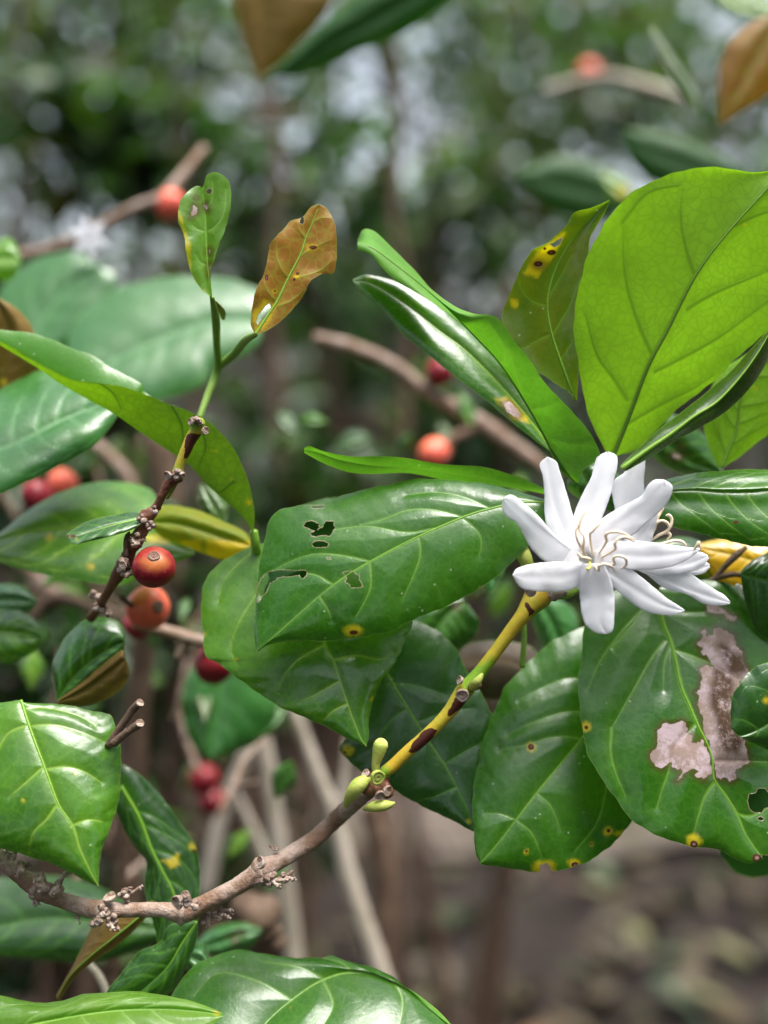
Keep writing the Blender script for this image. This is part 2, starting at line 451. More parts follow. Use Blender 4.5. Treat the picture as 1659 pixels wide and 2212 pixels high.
def lump(c, r, seed=0, n=10, amp=0.18, sx=(1, 1, 1), axis=None):
    """rounded knob: lat-long sphere with irregular radius"""
    rs = np.random.RandomState(seed); m = n * 2
    th = np.linspace(0.02, math.pi - 0.02, n); ph = np.arange(m) / m * 2 * math.pi
    A = rs.randn(4, 3) * 2.2; B = rs.rand(4) * 6
    d = np.stack([np.sin(th)[:, None] * np.cos(ph), np.sin(th)[:, None] * np.sin(ph), np.cos(th)[:, None] + 0 * ph], -1)
    rad = 1 + amp * sum(np.sin(d @ A[k] + B[k]) for k in range(4)) / 2
    V = d * rad[..., None] * np.asarray(sx) * r
    if axis is not None:
        q = Vector(axis).to_track_quat('Z', 'Y').to_matrix(); V = V @ np.array(q).T
    V = (V + np.asarray(c)).reshape(-1, 3)
    i, j = np.meshgrid(np.arange(n - 1), np.arange(m), indexing='ij'); i = i.ravel(); j = j.ravel(); k = (j + 1) % m
    return V, np.stack([i * m + j, (i + 1) * m + j, (i + 1) * m + k, i * m + k], 1)

def lathe(c, axis, prof, seg=28, amp=0.0, seed=0):
    """prof: (radius, height) rows along axis"""
    prof = np.asarray(prof, float); q = np.array(Vector(axis).to_track_quat('Z', 'Y').to_matrix())
    ph = np.arange(seg) / seg * 2 * math.pi; rs = np.random.RandomState(seed)
    w = 1 + amp * (np.sin(ph * 3 + rs.rand() * 6) + 0.6 * np.sin(ph * 5 + rs.rand() * 6))
    V = np.stack([prof[:, :1] * np.cos(ph) * w, prof[:, :1] * np.sin(ph) * w, prof[:, 1:] + 0 * ph], -1) @ q.T + np.asarray(c)
    n = len(prof); V = V.reshape(-1, 3)
    i, j = np.meshgrid(np.arange(n - 1), np.arange(seg), indexing='ij'); i = i.ravel(); j = j.ravel(); k = (j + 1) % seg
    return V, np.stack([i * seg + j, i * seg + k, (i + 1) * seg + k, (i + 1) * seg + j], 1)

def dirv(dx, dy, dz=0.0):
    """direction: dx right, dy down in the frame, dz away from the camera"""
    v = np.array([dx, dz * _ct + -dy * _st, -dz * _st - dy * _ct]); return v / np.linalg.norm(v)

# ------------------------------------------------------------------ materials
G = dict
M_leaf = leaf_mat('leaf_glossy_green', (0.024, 0.115, 0.004), (0.060, 0.20, 0.005), (0.09, 0.24, 0.025), (0.20, 0.40, 0.05), (0.16, 0.33, 0.06))
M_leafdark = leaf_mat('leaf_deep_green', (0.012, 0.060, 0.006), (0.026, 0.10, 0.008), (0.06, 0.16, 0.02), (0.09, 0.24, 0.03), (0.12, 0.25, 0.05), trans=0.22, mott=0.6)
M_leafmid = leaf_mat('leaf_mottled_green', (0.034, 0.130, 0.006), (0.10, 0.27, 0.008), (0.10, 0.26, 0.02), (0.30, 0.48, 0.05), (0.2, 0.38, 0.06), mott=0.8)
M_backlit = leaf_mat('leaf_young_underside', (0.05, 0.20, 0.012), (0.09, 0.28, 0.012), (0.19, 0.38, 0.03), (0.12, 0.25, 0.03), (0.12, 0.25, 0.025), trans=0.55, tcol=(1.6, 1.65, 0.45), urough=0.5, veinstr=0.8)
M_olive = leaf_mat('leaf_olive_young', (0.075, 0.15, 0.008), (0.22, 0.20, 0.012), (0.22, 0.23, 0.012), (0.16, 0.32, 0.03), (0.22, 0.33, 0.04), trans=0.45, tcol=(1.5, 1.5, 0.4))
M_lime = leaf_mat('leaf_lime_young', (0.10, 0.24, 0.016), (0.19, 0.32, 0.02), (0.17, 0.33, 0.03), (0.26, 0.46, 0.10), (0.26, 0.46, 0.12), trans=0.5, urough=0.42)
M_orange = leaf_mat('leaf_bronze_young', (0.30, 0.12, 0.016), (0.36, 0.17, 0.02), (0.27, 0.125, 0.018), (0.30, 0.34, 0.04), (0.30, 0.36, 0.05), trans=0.45, tcol=(1.4, 1.3, 0.6), urough=0.45)
M_bronze = leaf_mat('leaf_brown_olive', (0.035, 0.085, 0.008), (0.11, 0.08, 0.012), (0.14, 0.085, 0.018), (0.09, 0.19, 0.03), (0.20, 0.13, 0.04), trans=0.25)
M_yellow = leaf_mat('leaf_yellow_old', (0.66, 0.36, 0.01), (0.72, 0.42, 0.015), (0.6, 0.35, 0.02), (0.7, 0.5, 0.06), (0.6, 0.45, 0.06), trans=0.35, tcol=(1.3, 1.2, 0.6), mott=0.6)
M_dry = leaf_mat('leaf_dry_brown', (0.045, 0.03, 0.02), (0.09, 0.06, 0.04), (0.18, 0.12, 0.08), (0.2, 0.13, 0.08), (0.2, 0.13, 0.08), trans=0.1, rough=0.7, coat=0.0)
M_teal = leaf_mat('leaf_cool_green', (0.025, 0.12, 0.02), (0.045, 0.17, 0.02), (0.06, 0.16, 0.05), (0.10, 0.26, 0.09), (0.12, 0.25, 0.09), trans=0.2, rough=0.3)

def stem_mat(name, c1, c2, blotch=(0.05, 0.012, 0.006), green=(0.16, 0.30, 0.02), rough=0.45, bump=0.5, scale=90, spec=0.35):
    t = NT(name); n1 = t.noise(scale, 5, 0.65); n2 = t.noise(scale * 6, 4, 0.7)
    col = t.mix(t.ramp(n1, 0.38, 0.62), c1, c2)
    col = t.mix(t.math('MULTIPLY', t.ramp(t.attr('grn'), -12, 12, 1, 0), t.math('LESS_THAN', t.attr('grnon'), 1)), col, green)
    col = t.mix(t.math('MULTIPLY', t.ramp(n2, 0.5, 0.75), 0.35), col, tuple(c * 0.45 for c in c2))
    j = t.math('MULTIPLY', t.math('SUBTRACT', t.noise(500, 4, 0.7), 0.5), 5.0)
    sepb = t.ramp(t.math('ADD', t.attr('brn'), j), -0.7, 0.7, 1, 0)
    has = t.attr('hasb')
    col = t.mix(t.math('MULTIPLY', sepb, has), col, blotch)
    b = t.new('ShaderNodeBsdfPrincipled'); t.set(b, 'Base Color', col); t.set(b, 'Roughness', rough); t.set(b, 'Specular IOR Level', spec)
    t.set(b, 'Normal', t.bump(t.math('ADD', n2, t.math('MULTIPLY', n1, 1.5)), bump, 0.0006)); t.l.new(b.outputs[0], t.out.inputs[0])
    return t.m
def with_fields(o):
    me = o.data
    for k, v in (('hasb', 1.0 if 'brn' in me.attributes else 0.0), ('grnon', 0.0 if 'grn' in me.attributes else 2.0)):
        at = me.attributes.new(k, 'FLOAT', 'POINT'); at.data.foreach_set('value', np.full(len(me.vertices), v, np.float32))
    return o
M_bark = stem_mat('bark_grey_brown', (0.20, 0.115, 0.07), (0.36, 0.27, 0.22), rough=0.6, bump=1.0, scale=140)
M_barkpale = stem_mat('bark_pale', (0.36, 0.31, 0.24), (0.50, 0.43, 0.36), rough=0.75, bump=0.8, scale=30)
M_barkdark = stem_mat('bark_dark', (0.085, 0.05, 0.032), (0.14, 0.09, 0.06), rough=0.7, bump=0.9)
M_redbrown = stem_mat('bark_red_brown', (0.10, 0.03, 0.018), (0.17, 0.075, 0.035), rough=0.5, bump=0.6)
M_scar = stem_mat('scar_tissue', (0.17, 0.10, 0.07), (0.50, 0.39, 0.32), rough=0.75, bump=1.0, scale=260)
M_ystem = stem_mat('stem_yellow_green', (0.50, 0.33, 0.025), (0.40, 0.35, 0.03), rough=0.4, bump=0.3, scale=70)
M_gstem = stem_mat('stem_green', (0.14, 0.28, 0.03), (0.20, 0.34, 0.05), rough=0.4, bump=0.25)
M_bud = stem_mat('bud_green', (0.30, 0.38, 0.06), (0.38, 0.42, 0.09), rough=0.45, bump=0.3, scale=200)
M_budtip = stem_mat('bud_cap_yellow', (0.62, 0.58, 0.16), (0.55, 0.56, 0.14), rough=0.45, bump=0.2)
M_rib = stem_mat('rib_pale_green', (0.13, 0.31, 0.03), (0.17, 0.36, 0.04), rough=0.35, bump=0.2)
M_ribdark = stem_mat('rib_underside', (0.10, 0.22, 0.03), (0.12, 0.26, 0.035), rough=0.5, bump=0.2)
M_riblime = stem_mat('rib_lime', (0.22, 0.42, 0.06), (0.26, 0.46, 0.07), rough=0.4, bump=0.2)
M_ribdeep = stem_mat('rib_deep', (0.07, 0.20, 0.025), (0.09, 0.22, 0.03), rough=0.4, bump=0.2)

def petal_mat():
    t = NT('petal_white'); b = t.new('ShaderNodeBsdfPrincipled')
    n = t.noise(120, 3, 0.5)
    t.set(b, 'Base Color', t.mix(n, (0.91, 0.91, 0.96), (0.94, 0.93, 0.97))); t.set(b, 'Roughness', 0.5); t.set(b, 'Specular IOR Level', 0.25)
    t.set(b, 'Subsurface Weight', 0.25); b.inputs['Subsurface Radius'].default_value = (1, 0.9, 0.9); t.set(b, 'Subsurface Scale', 0.0012)
    t.set(b, 'Normal', t.bump(t.noise(500, 3), 0.15, 0.0004))
    tr = t.new('ShaderNodeBsdfTranslucent'); t.set(tr, 'Color', (0.95, 0.95, 0.97))
    ms = t.new('ShaderNodeMixShader'); t.set(ms, 0, 0.42); t.l.new(b.outputs[0], ms.inputs[1]); t.l.new(tr.outputs[0], ms.inputs[2]); t.l.new(ms.outputs[0], t.out.inputs[0])
    return t.m
M_petal = petal_mat()
M_stamen = stem_mat('stamen_cream', (0.80, 0.62, 0.42), (0.86, 0.74, 0.58), rough=0.5, bump=0.3, scale=300)
M_tube = petal_mat(); M_tube.name = 'corolla_tube_cream'

def berry_mat(name, c1, c2, c3, topk=1.0):
    t = NT(name); n = t.noise(60, 3, 0.6); f = t.noise(700, 3, 0.8)
    col = t.mix(t.ramp(n, 0.35, 0.65), c1, c2)
    col = t.mix(t.math('MULTIPLY', t.ramp(f, 0.52, 0.68), 0.55), col, c3)
    top = t.ramp(t.math('ADD', t.attr('top'), t.math('MULTIPLY', t.noise(150, 3), .5)), 0.8, 1.3)
    col = t.mix(t.math('MULTIPLY', t.math('MULTIPLY', top, topk), t.ramp(t.noise(90, 3), 0.4, 0.6)), col, (0.55, 0.20, 0.03))
    b = t.new('ShaderNodeBsdfPrincipled'); t.set(b, 'Base Color', col); t.set(b, 'Roughness', 0.38); t.set(b, 'Specular IOR Level', 0.4)
    t.set(b, 'Subsurface Weight', 0.12); b.inputs['Subsurface Radius'].default_value = (1, 0.2, 0.1); t.set(b, 'Subsurface Scale', 0.0015)
    t.set(b, 'Normal', t.bump(f, 0.3, 0.0002)); t.l.new(b.outputs[0], t.out.inputs[0]); return t.m
M_red = berry_mat('berry_skin_red', (0.27, 0.010, 0.014), (0.17, 0.005, 0.014), (0.36, 0.05, 0.035), .6)
M_orangeb = berry_mat('berry_skin_orange', (0.85, 0.20, 0.09), (0.78, 0.12, 0.08), (0.85, 0.26, 0.13), 0.0)

# ------------------------------------------------------------------ builders: berries, clusters, petals
def berry(x, y, d, r, mat=M_red, ax=(0.2, -0.5, -0.5), label=None, parent=None, squash=0.9, stalk=None, top=False, group=None):
    c = P(x, y, d); R = float(W(r, d)); axis = dirv(*ax)
    n = 26; th = np.linspace(0.0, math.pi, n)
    prof = np.stack([np.sin(th) ** 0.93 * R + 1e-6, -np.cos(th) * R * squash], 1)
    V, F = lathe(c, axis, prof, 40, 0.018, int(x))
    o = link('berry', mesh_from(V - c, F, {'top': ((V - c) @ axis) / (R * squash)}), mat); o.location = c
    tag(o, label)
    if top: tag(o, None, 'berry', group)
    if parent is not None: put(o, parent)
    h = R * squash
    pr = [(0.44, 0.88), (0.42, 0.955), (0.37, 1.02), (0.31, 1.04), (0.27, 1.0), (0.16, 1.01), (0.13, 1.05), (0.10, 1.055), (0.06, 1.02), (0.001, 1.0)]
    V2, F2 = lathe(np.zeros(3), axis, [(a * R * 0.68, b * h + .012 * R) for a, b in pr], 26, 0.03, 3)
    s = with_fields(link('calyx_scar', mesh_from(V2, F2), M_calyx, o))
    if stalk is not None:
        q = P(*stalk) - c; e = -axis * h * 0.9
        V3, F3 = tube_data(cr([e, (e + q) / 2 + np.array([0, 0, -R * 0.1]), q], 10), R * 0.13, 8)
        with_fields(link('stalk', mesh_from(V3, F3), M_barkdark, o))
    return o
M_calyx = stem_mat('calyx_brown', (0.19, 0.105, 0.075), (0.27, 0.16, 0.12), rough=0.8, bump=1.0, scale=300)

def cluster(x, y, d, r, dirs, seed, parent, mat=None, n=5):
    """dried flower-stalk remains: knobs and short flared stubs pointing along dirs"""
    r *= 1.25; rs = np.random.RandomState(seed); parts = []; c0 = P(x, y, d)
    for k in range(n):
        o = dirv(rs.randn() * 1, rs.randn() * 1, -0.4 + 0.5 * rs.randn()) * W(r * (0.35 + 0.45 * rs.rand()), d)
        rr = W(r * (0.28 + 0.22 * rs.rand()), d)
        ax = dirv(rs.randn(), rs.randn(), rs.randn())
        pr = [(0.1, -1), (0.75, -0.8), (1, -0.35), (0.85, -0.2), (1.0, 0.1), (0.8, 0.3), (0.85, 0.5), (0.55, 0.8), (0.45, 0.72), (0.25, 0.55), (0.02, 0.5)]
        parts.append(lathe(c0 + o, ax, np.array(pr) * rr, 14, 0.09, seed + k))
    for (dx, dy, L) in dirs:
        a = dirv(dx, dy, -0.25 + 0.3 * rs.randn()); L = W(L, d); r0 = W(r * 0.30, d)
        t = np.linspace(0, 1, 10)
        path = c0 + a * (t * L)[:, None] + (np.sin(t * 3 + rs.rand() * 3)[:, None]) * rs.randn(3) * L * 0.05
        rad = r0 * (1.0 - 0.45 * t) * (1 + 0.28 * np.cos(t * 22 + rs.rand() * 6)); rad[-2:] = r0 * np.array([0.75, 0.95])
        parts.append(tube_data(path, rad, 10, 1, 0.10, seed))
        for q in range(3):
            b = a + 0.55 * rs.randn(3); b /= np.linalg.norm(b)
            parts.append(tube_data(path[-1] + b * np.linspace(0, r0 * 1.3, 4)[:, None], np.array([0.35, 0.3, 0.25, 0.38]) * r0, 6, 1, 0.1, seed + q))
    V, F = join_data(parts)
    return with_fields(make('dried_flower_cluster', V, F, mat or M_scar, parent))

def scar(x, y, d, r, ax, parent, mat=None):
    c = P(x, y, d); R = W(r, d)
    pr = [(1.0, -0.5), (1.12, -0.1), (1.1, 0.1), (0.95, 0.2), (0.82, 0.12), (0.6, 0.05), (0.5, 0.12), (0.35, 0.14), (0.2, 0.05), (0.01, 0.02)]
    V, F = lathe(c, dirv(*ax), np.array(pr) * R, 24, 0.05, int(x)); return with_fields(make('leaf_scar', V, F, mat or M_scar, parent))

def bud(pts, parent, mat=None, cap=None, label=None, n=16):
    """pts (x, y, d, radius_px) base -> tip"""
    V, F = stem_data(pts, n, 18, 0.01, 1); o = with_fields(make('bud', V, F, mat or M_bud, parent, label))
    if cap is not None:
        x, y, d, r, ax = cap; R = W(r, d); c = P(x, y, d)
        pr = [(0.9, -0.6), (1.05, -0.3), (1.0, 0.0), (0.85, 0.3), (0.55, 0.42), (0.35, 0.40), (0.28, 0.28), (0.01, 0.26)]
        V, F = lathe(c, dirv(*ax), np.array(pr) * R, 22, 0.01)
        with_fields(make('bud_cap', V, F, M_budtip, o))
    return o

def petal(mid, L, Rr, d0, parent, dtip=0.0, roll=0.055, name='petal', label=None, lift=0.0, NU=40, NV=10):
    def fn(U, Vv, X, Y):
        a = np.abs(Vv)
        prof = 1 - np.sqrt(np.clip(1 - 0.93 * a ** 2, 0, 1))
        env = np.clip(U * 5, 0, 1) * (0.35 + 0.65 * np.sin(np.pi * np.clip(U * 0.8 + 0.1, 0, 1)))
        return roll * prof * env + dtip * U ** 1.3 + 0.018 * np.exp(-(a / 0.3) ** 2) * env + 0.012 * a ** 2 * env * np.sin(U * 13 + Vv * 2 + X.mean()) + lift * np.sin(np.pi * U) + 0.02 * np.sin(U * 9 + X.mean())
    def wide(m_, e_):
        n_ = 12; mm = cr(m_, n_); ee = cr([q[:2] for q in e_], n_); w_ = 1 + .12 * np.sin(np.pi * np.linspace(0, 1, n_)) ** .5
        return mm[:, :2] + (ee - mm[:, :2]) * w_[:, None]
    L, Rr = wide(mid, L), wide(mid, Rr)
    X, Y, D, u, v = leaf_grid(mid, L, Rr, NU, NV, d0=d0, eL=0, eR=0, b=0.0, wav=0.012, seed=int(abs(mid[0][0] * 7 + mid[-1][1])) % 997, fn=fn)
    S = P(X, Y, D); n1, n2 = X.shape
    iu, iv = np.meshgrid(np.arange(n1 - 1), np.arange(n2 - 1), indexing='ij'); a = (iu * n2 + iv).ravel()
    F = np.stack([a, a + n2, a + n2 + 1, a + 1], 1)
    du = np.gradient(S, axis=0); dv = np.gradient(S, axis=1); N = np.cross(du, dv)
    if (N * (CAMP - S)).sum() < 0: F = F[:, ::-1]
    base = S[0, NV]; o = link(name, mesh_from(S.reshape(-1, 3) - base, F), M_petal); o.location = base; tag(o, label)
    md = o.modifiers.new('thickness', 'SOLIDIFY'); md.thickness = 0.0003; md.offset = -1
    if parent is not None: put(o, parent)
    return o

def fconv(p):      # coordinates read from the enlarged flower view
    return [(1048.5 + q[0] * 0.33597, 955.5 + q[1] * 0.33597) + tuple(q[2:]) for q in p]
def z3(p): return [(690 + q[0] * 0.32, 1260.8 + q[1] * 0.32) + tuple(q[2:]) for q in p]
def z2(p): return [(q[0] * 0.4, 1725.3 + q[1] * 0.4) + tuple(q[2:]) for q in p]
def z4(p): return [(199 + q[0] * 0.27, 876 + q[1] * 0.27) + tuple(q[2:]) for q in p]
def z5(p): return [(1207.7 + q[0] * 0.28505, 1260.8 + q[1] * 0.28505) + tuple(q[2:]) for q in p]
def z8(p): return [(351.7 + q[0] * 0.255, 345 + q[1] * 0.255) + tuple(q[2:]) for q in p]
def q2(p, ox, oy): return [(ox + q[0] / 2, oy + q[1] / 2) + tuple(q[2:]) for q in p]

M_longleaf = leaf_mat('leaf_bright_long', (0.06, 0.21, 0.01), (0.09, 0.26, 0.01), (0.14, 0.27, 0.014), (0.14, 0.32, 0.03), (0.06, 0.14, 0.015), trans=0.38, tcol=(1.4, 1.5, 0.4), urough=0.5, veinstr=0.8)

M_shade = leaf_mat('leaf_shade_underside', (0.012, 0.06, 0.01), (0.02, 0.09, 0.01), (0.016, 0.065, 0.012), (0.04, 0.12, 0.02), (0.03, 0.10, 0.02), trans=0.2, urough=0.5)  # dark copy of the leaf greens, shade put into the colour

# ================================================================== the flowering branch
fb = empty('flowering_branch', P(404, 1969, 0), 'long woody twig with dried flower stubs rising diagonally to the white star flower', 'branch')
# woody part
wood = z2([(-60, 270, .2, 16), (0, 322, 0, 16), (100, 410, 0, 16), (190, 470, 0, 21), (250, 510, 0, 20), (330, 545, 0, 16.5), (480, 592, 0, 19), (560, 600, 0, 19), (620, 602, 0, 16.5), (750, 600, 0, 15.5), (880, 600, 0, 16), (980, 615, 0, 22), (1060, 590, 0, 20), (1140, 545, 0, 18), (1250, 490, .1, 18), (1350, 430, .2, 20), (1420, 385, .3, 26), (1480, 350, .5, 19), (1560, 305, .8, 18)]) + [(680, 1812, 1.3, 18), (720, 1775, 1.5, 18), (760, 1738, 1.0, 18), (790, 1712, .4, 18), (822, 1690, .1, 16)]
V, F = stem_data(wood, 200, 26, 0.025, 5)
with_fields(make('woody_stem', V, F, M_bark, fb, 'grey brown woody lower stem with swollen nodes'))
ys = z3([(395, 1325, .1, 15), (440, 1275, 0, 14), (500, 1225, 0, 13.5), (600, 1130, 0, 13.5), (700, 1045, 0, 14), (800, 950, 0, 14), (880, 860, 0, 15), (950, 760, 0, 18), (990, 710, 0, 19), (1030, 660, 0, 16), (1090, 590, 0, 14.5), (1200, 445, 0, 14), (1300, 310, 0, 15), (1370, 220, 0, 17), (1430, 140, .1, 24), (1480, 80, .3, 30), (1500, 40, .5, 27), (1520, -20, .8, 14)])
V, F = stem_data(ys, 130, 24, 0.008, 6)
br = [jag(z3([(600, 1133), (640, 1060), (700, 995), (760, 972), (800, 985), (760, 1050), (700, 1120), (640, 1142)]), 1.2, 4, 1),
      jag(z3([(862, 895), (885, 840), (910, 775), (960, 770), (1010, 800), (985, 830), (930, 860), (885, 890)]), 1.2, 4, 2),
      jag(z3([(1385, 125), (1410, 128), (1428, 165), (1455, 180), (1432, 215), (1408, 235), (1412, 195), (1390, 160)]), 0.8, 3, 3)]
gr = [jag(z3([(990, 560), (1150, 500), (1220, 560), (1130, 690), (1000, 760), (960, 700)]), 2, 3), jag(z3([(380, 1230), (450, 1230), (500, 1290), (430, 1360), (370, 1330)]), 1, 3), jag(z3([(1450, 190), (1560, 120), (1600, 60), (1560, 240), (1400, 330)]), 2, 3)]
with_fields(make('green_stem', V, F, M_ystem, fb, 'yellow and green young stem with dark brown blotches', brn=br, grn=gr))
# node half way up the yellow stem
scar(*z3([(965, 755)])[0], -0.75, 13, (-.15, .25, -1), fb); scar(*z3([(945, 650)])[0], -0.2, 9, (-1, -.3, -.5), fb)
bud(z3([(1035, 700, -.3, 9), (1060, 670, -.55, 10), (1080, 640, -.6, 7.5), (1100, 608, -.6, 3)]), fb, label='small green bud at the middle node')
V, F = lump(P(*z3([(1045, 690)])[0], -.25), W(13), 5, sx=(1, .8, .7)); with_fields(make('node_scale', V, F, M_redbrown, fb))
# node at the foot of the yellow stem
V, F = join_data([lump(P(812, 1690, -.1), W(26), 8, 12, .22), lump(P(795, 1700, -.3), W(17), 9, 10, .2), lump(P(832, 1706, -.1), W(17), 10, 10, .2)]); with_fields(make('node', V, F, M_redbrown, fb, 'swollen red brown node'))
scar(*z3([(395, 1310)])[0], -.55, 15, (.5, .2, -1), fb, M_bud); scar(*z3([(310, 1280)])[0], -.4, 9, (-.6, -.6, -.6), fb); scar(*z3([(460, 1400)])[0], -.45, 11, (.8, .2, -.7), fb); scar(*z3([(410, 1430)])[0], -.65, 10, (.3, .6, -1), fb)
bud(z3([(175, 1500, -.2, 5), (205, 1440, -.4, 12), (250, 1375, -.5, 16.5), (300, 1335, -.45, 14), (335, 1320, -.3, 6)]), fb, label='curved yellow green bud on the left of the node')
bud(z3([(300, 1520, -.3, 4), (360, 1508, -.5, 11), (420, 1500, -.55, 12), (470, 1492, -.5, 9), (508, 1480, -.5, 2.5)]), fb, label='pale green pointed bud under the node')
bud(z3([(378, 1262, -.1, 8), (382, 1210, -.1, 9.5), (392, 1170, -.1, 12), (405, 1120, -.1, 15), (412, 1085, -.1, 15)]), fb, cap=(*z3([(416, 1082)])[0], -.1, 15, (.1, -.75, -.65)), label='barrel shaped green bud with a yellow cap')
# bud beside the flower
bud(fconv([(275, 800, .1, 13), (262, 765, 0, 15), (240, 710, 0, 16), (212, 655, 0, 13), (190, 610, 0, 5)]), fb, label='plump green bud left of the flower')
scar(*fconv([(290, 955)])[0], -.55, 12, (-.3, .25, -1), fb)
V, F = lump(P(*fconv([(420, 970)])[0], .2), W(20), 12, 10, .2, sx=(1.6, .8, .8)); with_fields(make('node', V, F, M_scar, fb))
bud([(1205, 1288, .4, 8), (1228, 1280, .5, 12), (1250, 1262, .7, 11), (1265, 1230, .9, 9)], fb, M_gstem)
# dried clusters and scars along the woody part
def C(zx, zy, r, dirs, seed, n=5, d=-.3): 
    x, y = z2([(zx, zy)])[0]; return cluster(x, y, d, r, [(a, b, L * .4) for a, b, L in dirs], seed, fb, n=n)
C(55, 325, 14, [(-.5, -1, 40), (.6, -.8, 35)], 1); C(130, 365, 16, [(-.8, 1, 45), (.7, -.4, 30)], 2, 6)
C(215, 465, 17, [(.3, .6, 30)], 3, 6); C(300, 470, 18, [(.55, -.62, 100)], 4, 7); C(185, 520, 15, [(.6, 1, 45), (.1, 1, 50)], 5, 5, 0)
C(420, 625, 8, [(.5, 1, 45)], 6, 3, 0); C(515, 650, 16, [(-.2, 1, 25)], 7, 6); C(555, 605, 13, [(.3, .2, 20)], 8, 4, -.6); C(590, 650, 14, [(.8, .9, 75), (.6, .9, 60)], 9, 5)
C(670, 520, 14, [(1, -.42, 95), (.8, -.8, 45)], 10, 5, 0); C(1000, 545, 15, [(-.3, .3, 20)], 11, 4, -.7); C(1045, 570, 13, [(.3, .3, 18)], 12, 4, -.6)
C(1180, 610, 13, [(1, -.25, 80), (.9, .3, 70), (1, .1, 75)], 13, 5, .2); C(1110, 640, 13, [(.4, 1, 40)], 14, 5, .2)
C(1460, 440, 15, [(1, -.1, 90), (1, .25, 70)], 15, 7, -.1); C(1530, 425, 14, [(1, .1, 60), (.8, -.3, 50)], 16, 5, 0); C(1485, 275, 8, [(-.6, -.4, 35), (.6, -.3, 20)], 17, 3, .5)
for zx, zy, r, ax, d in [(955, 560, 14, (-.7, .2, -1), -.55), (1000, 525, 10, (-.2, -.3, -1), -.8), (205, 430, 13, (-.8, -.8, -.4), -.3), (1405, 345, 13, (-.9, -.3, -.6), -.35), (1410, 460, 14, (.2, .9, -.8), -.1), (590, 530, 13, (-.3, -1, -.4), -.2)]:
    x, y = z2([(zx, zy)])[0]; scar(x, y, d, r, ax, fb)
for zx, tilt, r in [(205, (.8, .45, 0), 22), (535, (.9, .25, 0), 20), (985, (.9, .05, 0), 22), (1412, (.8, -.45, 0), 25)]:
    k = int(np.argmin([abs(w[0] - zx * .4) for w in wood])); x, y, d, rr = wood[k]; R = W(rr + 2.0)
    V, F = lathe(P(zx * .4, y, d), dirv(*tilt), np.array([(.85, -.45), (1.0, -.2), (1.1, 0), (1.02, .15), (.85, .35)]) * R, 26, .04, k)
    with_fields(make('node_collar', V, F, M_bark, fb))

# ------------------------------------------------------------------ leaves of the flowering shoot
LF = lambda *a, **k: build_leaf(*a, parent=fb, **k)
LF('leaf', M_backlit, [(1322, 990), (1358, 900), (1400, 790), (1440, 715), (1499, 600), (1560, 515), (1654, 410), (1722, 340)],
   [(1315, 988), (1285, 930), (1262, 860), (1245, 760), (1240, 680), (1255, 600), (1285, 520), (1330, 450), (1400, 395), (1480, 367), (1560, 362), (1640, 372), (1700, 350), (1722, 340)],
   [(1332, 985), (1379, 968), (1454, 893), (1529, 833), (1604, 763), (1670, 700), (1740, 600), (1770, 480), (1750, 390), (1722, 340)],
   NU=130, NV=44, face='under', d0=.0, gx=.25, gy=.4, eL=.35, eR=.3, ca=.2, b=-.12, quilt=.15, mw=.85, vw=.5, ribmat=M_ribdark,
   veins=[[(1411, 773), (1375, 690), (1350, 600), (1344, 480)], [(1354, 863), (1320, 810), (1289, 768), (1264, 678)], [(1499, 590), (1480, 530), (1470, 470), (1474, 410)],
          [(1414, 803), (1480, 770), (1554, 728), (1620, 680), (1659, 650)], [(1484, 668), (1530, 640), (1579, 618), (1659, 585)], [(1359, 913), (1429, 873), (1500, 838), (1540, 810)], [(1580, 490), (1650, 460), (1700, 455)], [(1344, 480), (1400, 415), (1470, 400)]],
   yel=[(1538, 520, 0), (1610, 485, 0), (1452, 486, -2)], label='largest leaf, broad bright lime green underside glowing with light, upper right of the flower')
LF('leaf', M_leaf, [(1245, 1040), (1209, 1013), (1179, 948), (1129, 858), (1079, 783), (1025, 725), (979, 678), (925, 630), (870, 585), (810, 540), (772, 525)],
   [(1240, 1040), (1190, 965), (1150, 895), (1100, 815), (1030, 732), (960, 672), (900, 632), (850, 603), (822, 575), (800, 550), (772, 540)],
   [(1250, 1045), (1262, 1015), (1295, 985), (1280, 945), (1255, 910), (1215, 868), (1175, 825), (1150, 785), (1110, 735), (1085, 698), (1065, 681), (1020, 677), (975, 657), (930, 622), (890, 578), (850, 538), (812, 502), (785, 496), (772, 520)],
   NU=130, NV=30, face='under', d0=.1, gx=0, gy=.1, eL=-.25, eR=-.7, b=.1, quilt=.22, ribmat=M_ribdark,
   fn=lambda U, Vv, X, Y: 1.9 * np.clip(Vv, 0, 1) ** 1.5 * (1 / (1 + np.exp(-(U - .66) * 22))) + .5 * (1 / (1 + np.exp(-(U - .6) * 18))) * Vv * 0,
   veins=[[(1079, 783), (1090, 782), (1088, 745), (1060, 700)], [(1150, 885), (1180, 880), (1200, 868)], [(1129, 850), (1110, 790), (1100, 755)], [(1195, 950), (1240, 960), (1275, 955)]],
   label='dark green leaf curled lengthwise with a wavy edge, rising to the left behind the flower')
